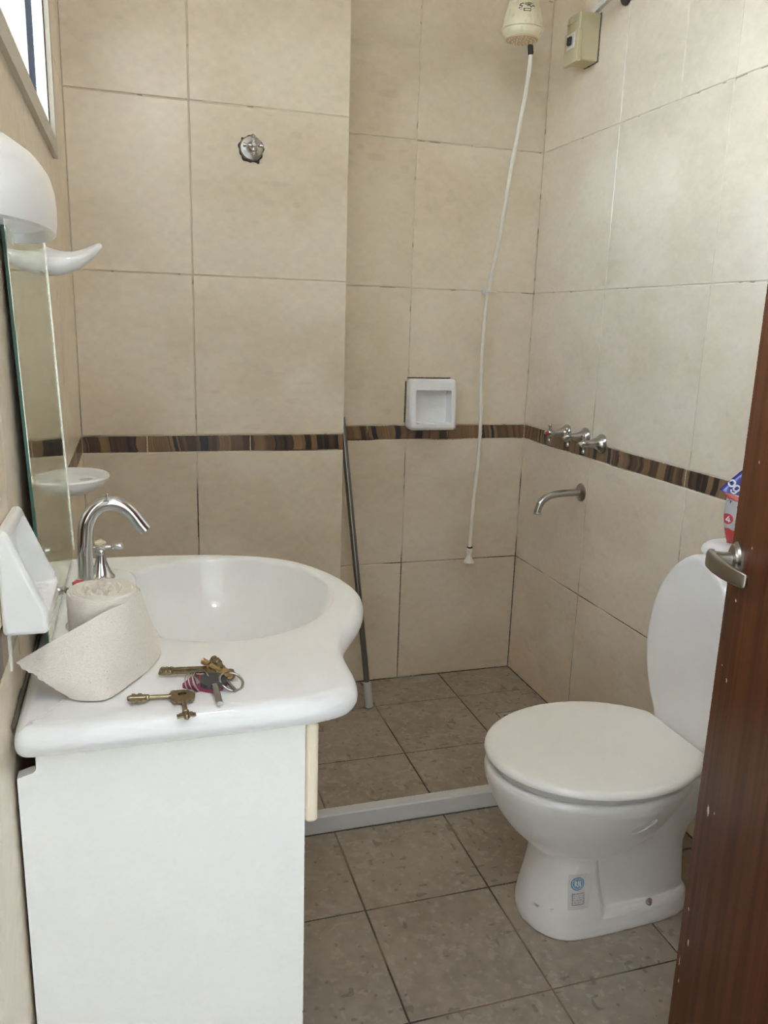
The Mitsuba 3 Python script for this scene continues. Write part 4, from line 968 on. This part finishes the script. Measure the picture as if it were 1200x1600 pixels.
t = thing('switch_box', 'cream plastic switch box high on the right wall beside the shower', 'switch box')
BX0 = 1.255
put('switch_box__case', unman(rbox(BX0, XR - 0.0004, 2.279, 2.352, 2.018, 2.145, 0.005, 16)), 'mat_box', 40)
part(t, 'cover', unman(rbox(BX0 - 0.004, BX0 + 0.010, 2.276, 2.355, 2.012, 2.100, 0.003, 12)), 'mat_box', 40)
k = part(t, 'switch', cbox(BX0 - 0.0065, BX0, 2.292, 2.338, 2.050, 2.094, 0.0015), 'mat_white_plastic')
put(k + '__toggle', cbox(BX0 - 0.014, BX0 - 0.0055, 2.306, 2.324, 2.062, 2.084, 0.002), 'mat_dark_rubber')
part(t, 'lip', cbox(BX0 - 0.002, BX0 + 0.004, 2.283, 2.350, 2.122, 2.128, 0.001), 'mat_box')
part(t, 'seam', cbox(XR - 0.0035, XR - 0.0002, 2.2775, 2.3535, 2.0165, 2.1465, 0.0008), 'mat_dark_line', label='dark line where the box meets the wall')
t = thing('cable_trunking', 'narrow white cable duct rising from the switch box on the right wall', 'cable duct')
dv = np.array([0, -0.85, 0.12]); dv /= np.linalg.norm(dv)
ends = [np.array([XR - 0.007, 2.312, 2.158]), np.array([XR - 0.007, 2.185, 2.178])]
put('cable_trunking__duct', loft([np.array([p_ + np.array([0.0065 * sx, 0, 0]) + np.array([0, 0.14, 0.99]) * (0.0075 * sz) for sx, sz in ((-1, -.8), (-.8, -1), (1, -1), (1, 1), (-.8, 1), (-1, .8))]) for p_ in (ends[0], ends[1])]), 'mat_white_plastic')
part(t, 'cable', tube([ends[0] + (0.0, 0.004, -0.006), ends[0] + (0, 0.012, -0.010), (XR - 0.012, 2.330, 2.142)], 0.0032, 8), 'mat_dark_rubber', 40)
t = thing('curtain_rod', 'dark curtain rod fixed to the right wall above the shower', 'curtain rod')
put('curtain_rod__rod', tube([(XL + 0.001, 2.150, 2.147), (0.6, 2.150, 2.147), (XR - 0.004, 2.150, 2.147)], 0.0125, 16), 'mat_rod', 40)
for x, a in ((XR - 0.0003, -1), (XL + 0.0003, 1)): part(t, 'flange', lathe([(0.024, 0), (0.024, 0.006), (0.016, 0.014), (0.0125, 0.016)], 24, (x, 2.150, 2.147), (a, 0, 0)), 'mat_rod', 30)

t = thing('mop_pole', 'thin grey metal pole with a pale end cap leaning in the shower corner', 'pole')
pa, pb = np.array([0.7145, 2.371, 0.0005]), np.array([0.6225, 2.4465, 0.950])
pb = pa + (pb - pa) * 1.02; dp = (pb - pa) / np.linalg.norm(pb - pa)
put('mop_pole__shaft', tube([pa + dp * 0.03, pb], 0.0098, 18), 'mat_pole', 40)
part(t, 'end_cap', lathe([(0.0125, 0.004), (0.0142, 0.006)] + [(0.0142 - 0.0006 * (i % 2), 0.008 + 0.006 * i) for i in range(13)] + [(0.0128, 0.092), (0.0105, 0.094)], 22, pa, dp), 'mat_cap_grey', 30, label='pale grey ribbed plastic end cap')
